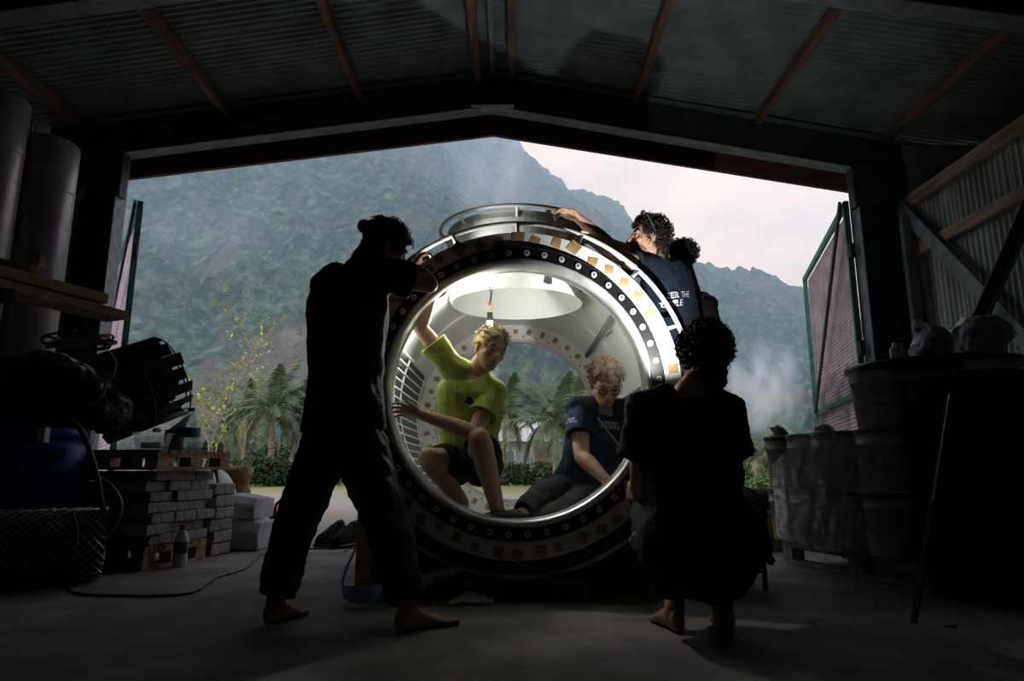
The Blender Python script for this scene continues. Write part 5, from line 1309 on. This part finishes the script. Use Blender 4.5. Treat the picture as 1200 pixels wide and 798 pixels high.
sheet('foam_sheet', [[P(254, 545, 5.6), P(262, 550, 5.62), P(270, 556, 5.7)], [P(256, 560, 5.42), P(266, 565, 5.45), P(276, 570, 5.52)], [P(257, 574, 5.35), P(270, 577, 5.38), P(280, 581, 5.45)]], m_foamw, 'white foam sheet slanting like a roof above the wrapped slabs', 'sheet')
sheet('foam_sheet', [[P(244, 572, 5.32), P(252, 574, 5.32), P(258, 580, 5.36)], [P(246, 590, 5.26), P(251, 592, 5.26), P(255, 596, 5.3)], [P(249, 604, 5.24), P(252, 606, 5.24), P(254, 608, 5.27)]], m_foam, 'narrow grey foam strip hanging between the blocks and the slabs', 'sheet')
g = Geo(); c = P(270, 556, 6.0)
for dx_, dz_, r3 in ((-.08, .01, (.15, .12, .085)), (.06, 0, (.12, .11, .08)), (.12, -.02, (.06, .09, .10)), (0, -.24, (.20, .14, .26))): g.ell(c + V((dx_, 0, dz_)), r3)
o = g.build('paper_sack', m_bag, loc=(c.x, c.y, 0)); remesh(o, .012, 2, .03, .08, .015); tag(o, 'brown sack standing behind the white foam sheets', 'sack')
# red and black tool
c = G(316, 634); t = empty('power_tool', c, 'black power tool with a red handle lying by the wrapped slabs', 'tool')
Geo().box(c + V((0, .08, .08)), (.16, .2, .14)).build('motor_case', m_blackpl, t, bevel=.03); Geo().box(c + V((.02, .08, .2)), (.10, .14, .10)).build('battery', m_blackpl, t, bevel=.02)
Geo().tube([c + V((.02, .02, .24)), c + V((.03, .02, .31)), c + V((.08, .04, .36)), c + V((.14, .06, .36))], .016, 8).build('handle', m_red, t, smooth=True)
Geo().tube([c + V((-.12, 0, .02)), c + V((-.08, 0, .14)), c + V((.0, 0, .19)), c + V((.08, 0, .14)), c + V((.1, 0, .02))], .014, 8).build('guard_tube', m_cable, t, smooth=True)
tag(Geo().tube([G(320, 643, .03) + V((0, .0, 0)), G(327, 641, .03)], [.018, .022], 10).build('orange_lamp', mat('dim orange lens', (.8, .25, .05), .4, bump=0), loc=G(322, 642)), 'small orange knob on the floor before the power tool', 'knob')
# pair of shoes
def shoe(q, d, lab):
    t = empty('shoe', q, lab, 'shoe', 'pair of shoes'); d = V(d).normalized(); u = V((0, 0, 1)); x = d.cross(u)
    R = lambda prof: [[q + d * f + x * (w * math.cos(a)) + u * (z0 + (h if math.sin(a) > 0 else .0) * math.sin(a)) + u * (0 if math.sin(a) > 0 else 0) for a in [2 * PI * j / 16 for j in range(16)]] for f, w, z0, h in prof]
    Geo().loft(R(((-.13, .025, .025, .085), (-.11, .036, .025, .10), (-.05, .042, .025, .095), (.02, .045, .025, .072), (.08, .05, .025, .05), (.13, .045, .025, .035), (.155, .025, .025, .015)))).build('upper', m_black, t, smooth=True)
    Geo().loft([[q + d * f + x * (w * math.cos(a)) + u * (.013 + .012 * math.sin(a)) for a in [2 * PI * j / 16 for j in range(16)]] for f, w in ((-.14, .028), (-.11, .04), (0, .047), (.09, .054), (.14, .047), (.165, .025))]).build('sole', m_cable, t)
    Geo().lathe([(.032, .10), (.038, .108), (.032, .114)], 16, q - d * .075).build('collar', m_cable, t, smooth=True)
    g = Geo()
    for i in range(4): g.tube([q + d * (-.01 + .022 * i) + x * s_ * .03 + u * (.098 - .013 * i) for s_ in (-1, 0, 1)], .004, 5)
    g.build('laces', m_flange, t, kind='stuff')
    return t
s1 = shoe(G(386, 641) + V((0, .06, 0)), (-.45, -.9, 0), 'black trainer on the slab edge, left shoe of the pair'); s2 = shoe(G(404, 642) + V((0, .06, 0)), (-.40, -.9, 0), 'black trainer on the slab edge, right shoe of the pair')
for s_ in (s1, s2): s_.scale = (1.1, 1.1, 1.65)

# lay flat hose and paper under the capsule
rows = []
pts = [(418, 640, 3.62), (405, 668, 3.50), (398, 690, 3.36), (404, 706, 3.22), (420, 707, 3.18), (445, 697, 3.2), (475, 688, 3.24), (505, 678, 3.3), (540, 667, 3.42)]
rows = []
for i, (a, b_, y_) in enumerate(pts):
    w = (.01, .02, .03, .075, .085, .075, .06, .055, .05)[i]; p = P(a, b_, y_); p.z = max(p.z, .05 if i > 1 else p.z)
    rows.append([p + V((0, -.02, w * .62)), p + V((.01, -.045, w * .2)), p + V((0, .0, -w * .45))])
m_hose = clear_mat('bluish film hose', tint=(.55, .66, .8), rough=.15, haze=.85, hazecol=(.5, .64, .85), scale=8)
sheet('film_hose', rows, m_hose, 'bluish clear film hose looping over the floor under the capsule', 'hose', .006)
g = Geo(); rnd = random.Random(4); c = G(553, 707)
n = 14; vs = []
for i in range(n):
    for j in range(n): vs.append(c + V(((i / (n - 1) - .5) * .20, (j / (n - 1) - .5) * .11, .006 + rnd.uniform(0, .05) * math.sin(PI * i / (n - 1)) * math.sin(PI * j / (n - 1)) + .012 * rnd.random())))
g.add(vs, [(i * n + j, i * n + j + 1, (i + 1) * n + j + 1, (i + 1) * n + j) for i in range(n - 1) for j in range(n - 1)])
tag(g.build('paper_scrap', m_paper, loc=c), 'crumpled white paper on the floor under the capsule', 'paper')

# ------------------------------------------------------------------ clutter at the right
PA = G(914, 657); PB = G(1036, 684); dp = PB - PA; dp.z = 0; Lp = dp.length; angp = math.atan2(dp.y, dp.x); inr = V((-math.sin(angp), math.cos(angp), 0)); dpn = dp.normalized()
Lp2 = Lp + .45
pr = pallet('wooden_pallet', 'grey wooden pallet under the stacked pails at right', Lp2, 1.0, m_oldpallet, 8, .14)
pr.location = PA + dpn * Lp2 / 2 + inr * .52; pr.rotation_euler = (0, 0, angp)
zp = .142; ph = .345
def make_pail():
    t = empty('plastic_pail', (0, 0, 0), 'pail', 'pail', 'grey pails stacked on the pallet')
    Geo().lathe([(.002, 0), (.125, 0), (.129, .006), (.143, .25), (.149, .25), (.150, .262), (.145, .262), (.147, .315), (.153, .315), (.153, .328)], 40).build('bucket', m_pail, t, smooth=True)
    Geo().lathe([(.156, .312), (.158, .336), (.150, .343), (.142, .336), (.002, .336)], 40).build('lid', m_lidm, t, smooth=True)
    g = Geo(); g.tube([V((-.151 * math.cos(a), -.155 * math.sin(a) - .004, .285 - .16 * math.sin(a))) for a in [PI * i / 14 for i in range(15)]], .0028, 6); g.build('handle', m_cable, t)
    return t
pail0 = make_pail(); usedp = [0]
def colpos(px, Y): q = P(px, 600, Y); return V((q.x, q.y, 0))
cols = [(929, 4.72, 2, 'farthest'), (957, 4.42, 2, 'second farthest'), (990, 4.12, 2, 'film wrapped'), (1046, 3.82, 3, 'tall front'), (1112, 3.86, 3, 'rightmost')]
lv = ('bottom', 'middle', 'top')
for px, Y_, n, nm in cols:
    c = colpos(px, Y_)
    for k in range(n):
        lab = 'grey plastic pail with dark lid, %s of the %s stack on the pallet' % ((lv[k] if n == 3 else ('lower', 'upper')[k]), nm)
        if not usedp[0]: usedp[0] = 1; pail0.location = c + V((0, 0, zp + .004)); pail0['label'] = lab; pail0.rotation_euler = (0, 0, -.7)
        else: dup(pail0, c + V((random.uniform(-.006, .006), 0, zp + .004 + k * ph)), random.uniform(-1.2, .2), lab)
ztop = zp + .004 + 3 * ph
# film draped round the stacks
g = Geo(); path = [(914, 4.95), (908, 4.62), (922, 4.32), (948, 4.08), (972, 3.86), (1002, 3.62), (1040, 3.56), (1085, 3.60)]
pp = [colpos(a, b_) for a, b_ in path]; tops = [.62, .64, .70, .86, 1.12, 1.14, 1.15, .9]; bots = [.20, .18, .17, .15, .16, .22, .5, .75]
rows = []; rnd = random.Random(9)
NS, NZ = 57, 26
vs = []
for i in range(NS):
    s = i / (NS - 1) * (len(pp) - 1); k = min(int(s), len(pp) - 2); f = s - k
    p = pp[k].lerp(pp[k + 1], f); tt = lerp(tops[k], tops[k + 1], f); bb = lerp(bots[k], bots[k + 1], f)
    nrm = V((-.55, -.83, 0))
    for j in range(NZ):
        z = lerp(bb, tt, j / (NZ - 1)); w = .004 * math.sin(i * .9 + 2.2 * math.sin(j * .5)) + .003 * math.sin(j * 1.9 + i * .3) + rnd.uniform(-.003, .003)
        vs.append(V((p.x, p.y, z)) + nrm * w)
g.raw = 1; g.add(vs, [(i * NZ + j, i * NZ + j + 1, (i + 1) * NZ + j + 1, (i + 1) * NZ + j) for i in range(NS - 1) for j in range(NZ - 1)])
tag(g.build('stretch_film', m_film, smooth=True, loc=pp[3]), 'clear stretch film wrapped loosely round the stacked pails', 'film')
g = Geo(); g.raw = 1; vs = []; n1, n2_ = 22, 40
for i in range(n1):
    for j in range(n2_):
        u = i / (n1 - 1); z_ = j / (n2_ - 1); w = lerp(.16, .03, z_ ** 1.5) if z_ > .15 else lerp(.05, .16, z_ / .15)
        top = V((colpos(1012, 3.58).x, 3.58, 1.165)); bot = V((colpos(985, 3.62).x, 3.62, .03)); c = bot.lerp(top, z_) 
        c.x -= .09 * math.sin(PI * z_) ; vs.append(c + V(((u - .5) * 2 * w + .01 * math.sin(7 * z_ * PI), .016 * math.sin(u * 11 + 3 * math.sin(z_ * 6)) - .02 + rnd.uniform(-.004, .004), 0)))
g.add(vs, [(i * n2_ + j, i * n2_ + j + 1, (i + 1) * n2_ + j + 1, (i + 1) * n2_ + j) for i in range(n1 - 1) for j in range(n2_ - 1)])
tag(g.build('plastic_sheet', m_film, smooth=True, loc=V((vs[0]))), 'torn plastic sheet hanging from the round lid down to the floor', 'film')
# big round lid on the stacks
c = V((P(1097, 430, 3.98).x, 4.02, ztop + .004))
t = empty('round_lid', c, 'big flat black round lid resting on the pail stacks', 'lid')
Geo().lathe([(.002, 0), (.44, 0), (.475, .01), (.48, .03), (.47, .04), (.40, .034), (.002, .034)], 64, c).build('disc', m_blackpl, t, smooth=True)
Geo().tube([c + V((.22 * math.cos(a) - .02, .22 * math.sin(a) - .1, .05)) for a in [2 * PI * i / 32 for i in range(33)]], .014, 7).build('raised_ring', m_blackpl, t, smooth=True)
zl = c.z + .036
q = P(1053, 418, 3.75); q.z = zl; t = empty('small_bottle', q, 'small white bottle with a dark nozzle standing on the round lid', 'bottle')
Geo().lathe([(.002, 0), (.040, 0), (.043, .008), (.043, .055), (.030, .072), (.026, .076), (.026, .09), (.002, .091)], 24, q).build('body', m_milk, t, smooth=True); Geo().lathe([(.012, .088), (.012, .105), (.005, .108), (.003, .118), (.001, .118)], 14, q).build('nozzle', m_cable, t)
def bagm(name, pts, Y_, th, lab, m):
    """plastic bag: a puffed outline seen from the front, with creases"""
    cx = sum(p[0] for p in pts) / len(pts); cy = sum(p[1] for p in pts) / len(pts); g = Geo(); n = 40; rings = []
    L_ = len(pts)
    for s in range(-4, 5):
        f = math.sqrt(max(0.02, 1 - (s / 4.3) ** 2)); R_ = []
        for i in range(n):
            a = i / n * L_; k = int(a) % L_; fr = a - int(a); x = lerp(pts[k][0], pts[(k + 1) % L_][0], fr); y = lerp(pts[k][1], pts[(k + 1) % L_][1], fr)
            p = P(lerp(cx, x, f), lerp(cy, y, f), Y_); p.y = Y_ + s / 4 * th; R_.append(p)
        rings.append(R_)
    g.loft(rings); o = g.build(name, m, loc=P(cx, max(p[1] for p in pts), Y_)); remesh(o, .010, 1, .035, .07, .012); return tag(o, lab, 'bag')
m_bagp = mat('grey plastic bag', (.40, .39, .44), .35, var=.15, scale=5, bump=.1)
bagm('plastic_bag', [(1070, 424), (1072, 402), (1082, 388), (1074, 384), (1074, 374), (1094, 384), (1112, 392), (1116, 424)], 3.92, .10, 'pale crumpled plastic bag on the round lid, left of two', m_bagp)
bagm('plastic_bag', [(1112, 424), (1114, 388), (1132, 371), (1160, 370), (1178, 384), (1185, 394), (1172, 406), (1170, 424)], 4.1, .16, 'large grey plastic bag puffed up on the round lid, right of two', m_bagp)
# small bags on the far pails
bagm('plastic_bag', [(912, 519), (908, 508), (902, 500), (912, 498), (920, 503), (924, 512), (926, 519)], 4.70, .05, 'scrap of pale plastic on the farthest pail stack', m_bagp)
bagm('plastic_bag', [(955, 509), (953, 500), (966, 498), (976, 501), (976, 509)], 4.42, .04, 'scrap of grey plastic on the second farthest pail stack', m_bagp)
# dark covered barrel
c = V((P(1182, 560, 3.3).x, 3.42, 0)); t = empty('covered_barrel', c, 'barrel under a black cover at the right edge, faint yellow lettering on it', 'barrel')
Geo().lathe([(.002, 0), (.31, 0), (.32, .02), (.32, .95), (.30, 1.02), (.24, 1.06), (.002, 1.07)], 48, c).build('barrel', m_blackpl, t, smooth=True)
g = Geo(); R_ = []
for z, k_ in ((.12, 1.12), (.35, 1.1), (.6, 1.08), (.85, 1.07), (1.0, 1.05), (1.07, .9), (1.095, .45), (1.10, .02)):
    R_.append([c + V((.325 * k_ * (1 + .02 * math.sin(9 * a + z * 4)) * math.cos(a), .325 * k_ * (1 + .02 * math.sin(9 * a + z * 4)) * math.sin(a), z)) for a in [2 * PI * j / 60 for j in range(60)]])
cov = g.loft(R_, cap=False).build('cover', mat('black tarpaulin', (.004, .004, .004), .95, spec=.1), t, smooth=True)
# rod leaning on the barrel
a = P(1111, 462, 3.02); b_ = G(1078, 640); b_ = P(1076, 640, 2.98); b_.z = .0 if b_.z < .1 else b_.z
a0_ = P(1112, 462, 3.05); b0_ = P(1100, 540, 2.98); dd = (b0_ - a0_); b1 = a0_ + dd * ((a0_.z - .01) / -dd.z)
t = empty('level_bar', b1, 'thin dark metal bar with one bright edge leaning on the covered barrel', 'bar')
Geo().bar(a0_, b1, .010, .03, (0, 1, .2)).build('bar', m_black, t); Geo().bar(a0_ + V((-.006, -.012, 0)), a0_.lerp(b1, .5) + V((-.006, -.012, 0)), .003, .006, (0, 1, .2)).build('bright_edge', m_galv, t)
# plank offcut at the right, and the stick on the floor
q = P(1188, 455, 4.2); tag(Geo().box((q.x, 4.25, .60), (.12, .03, 1.2)).build('plank', m_rail, loc=(q.x, 4.25, 0), bevel=.003), 'upright weathered plank behind the round lid at right', 'plank')
q = G(1115, 735); tag(Geo().bar(q + V((-.025, 0, .005)), q + V((.025, .005, .005)), .008, .008).build('stick', m_milk, loc=q), 'short pale stick lying on the floor at right', 'stick')
# yellow crate with a black bag
c = G(905, 636); c = V((P(896, 640, 5.6).x, 5.65, 0)); t = empty('yellow_crate', c, 'yellow plastic crate on the floor behind the pails', 'crate')
w, d_, h_ = .40, .34, .26
for sx_, sy_, a, b_ in ((0, -1, w, .015), (0, 1, w, .015), (-1, 0, .015, d_), (1, 0, .015, d_)): Geo().box(c + V((sx_ * w / 2, sy_ * d_ / 2, h_ / 2)), (a, b_, h_)).build('crate_side', m_yellow, t)
Geo().box(c + V((0, 0, .01)), (w, d_, .02)).build('crate_base', m_yellow, t)
for x in (-.2, -.07, .07, .2): Geo().box(c + V((x, -d_ / 2 - .012, h_ / 2)), (.02, .012, h_)).build('crate_rib', m_yellow, t)
Geo().box(c + V((0, -d_ / 2 - .01, h_ - .015)), (w + .03, .03, .025)).build('crate_rim', m_yellow, t)
g = Geo(); q = c + V((0, 0, h_ + .11))
for dx_, r3 in ((-.07, (.13, .12, .085)), (.08, (.12, .12, .09)), (0, (.18, .13, .07))): g.ell(q + V((dx_, 0, 0)), r3)
o = g.build('duffel_bag', m_black, loc=c + V((0, 0, h_ + .03))); remesh(o, .012, 2, .03, .08); tag(o, 'black bag lying on the yellow crate', 'bag')
g = Geo(); n = 10; vs = []
for i in range(n):
    for j in range(n): vs.append(c + V(((i / (n - 1) - .5) * .36, -d_ / 2 + .03 + (j / (n - 1) - .5) * .10, h_ + .01 + .03 * rnd.random())))
g.add(vs, [(i * n + j, i * n + j + 1, (i + 1) * n + j + 1, (i + 1) * n + j) for i in range(n - 1) for j in range(n - 1)])
tag(g.build('plastic_wrap', m_paper, loc=vs[0]), 'crumpled white wrapping between the crate and the black bag', 'wrapping')
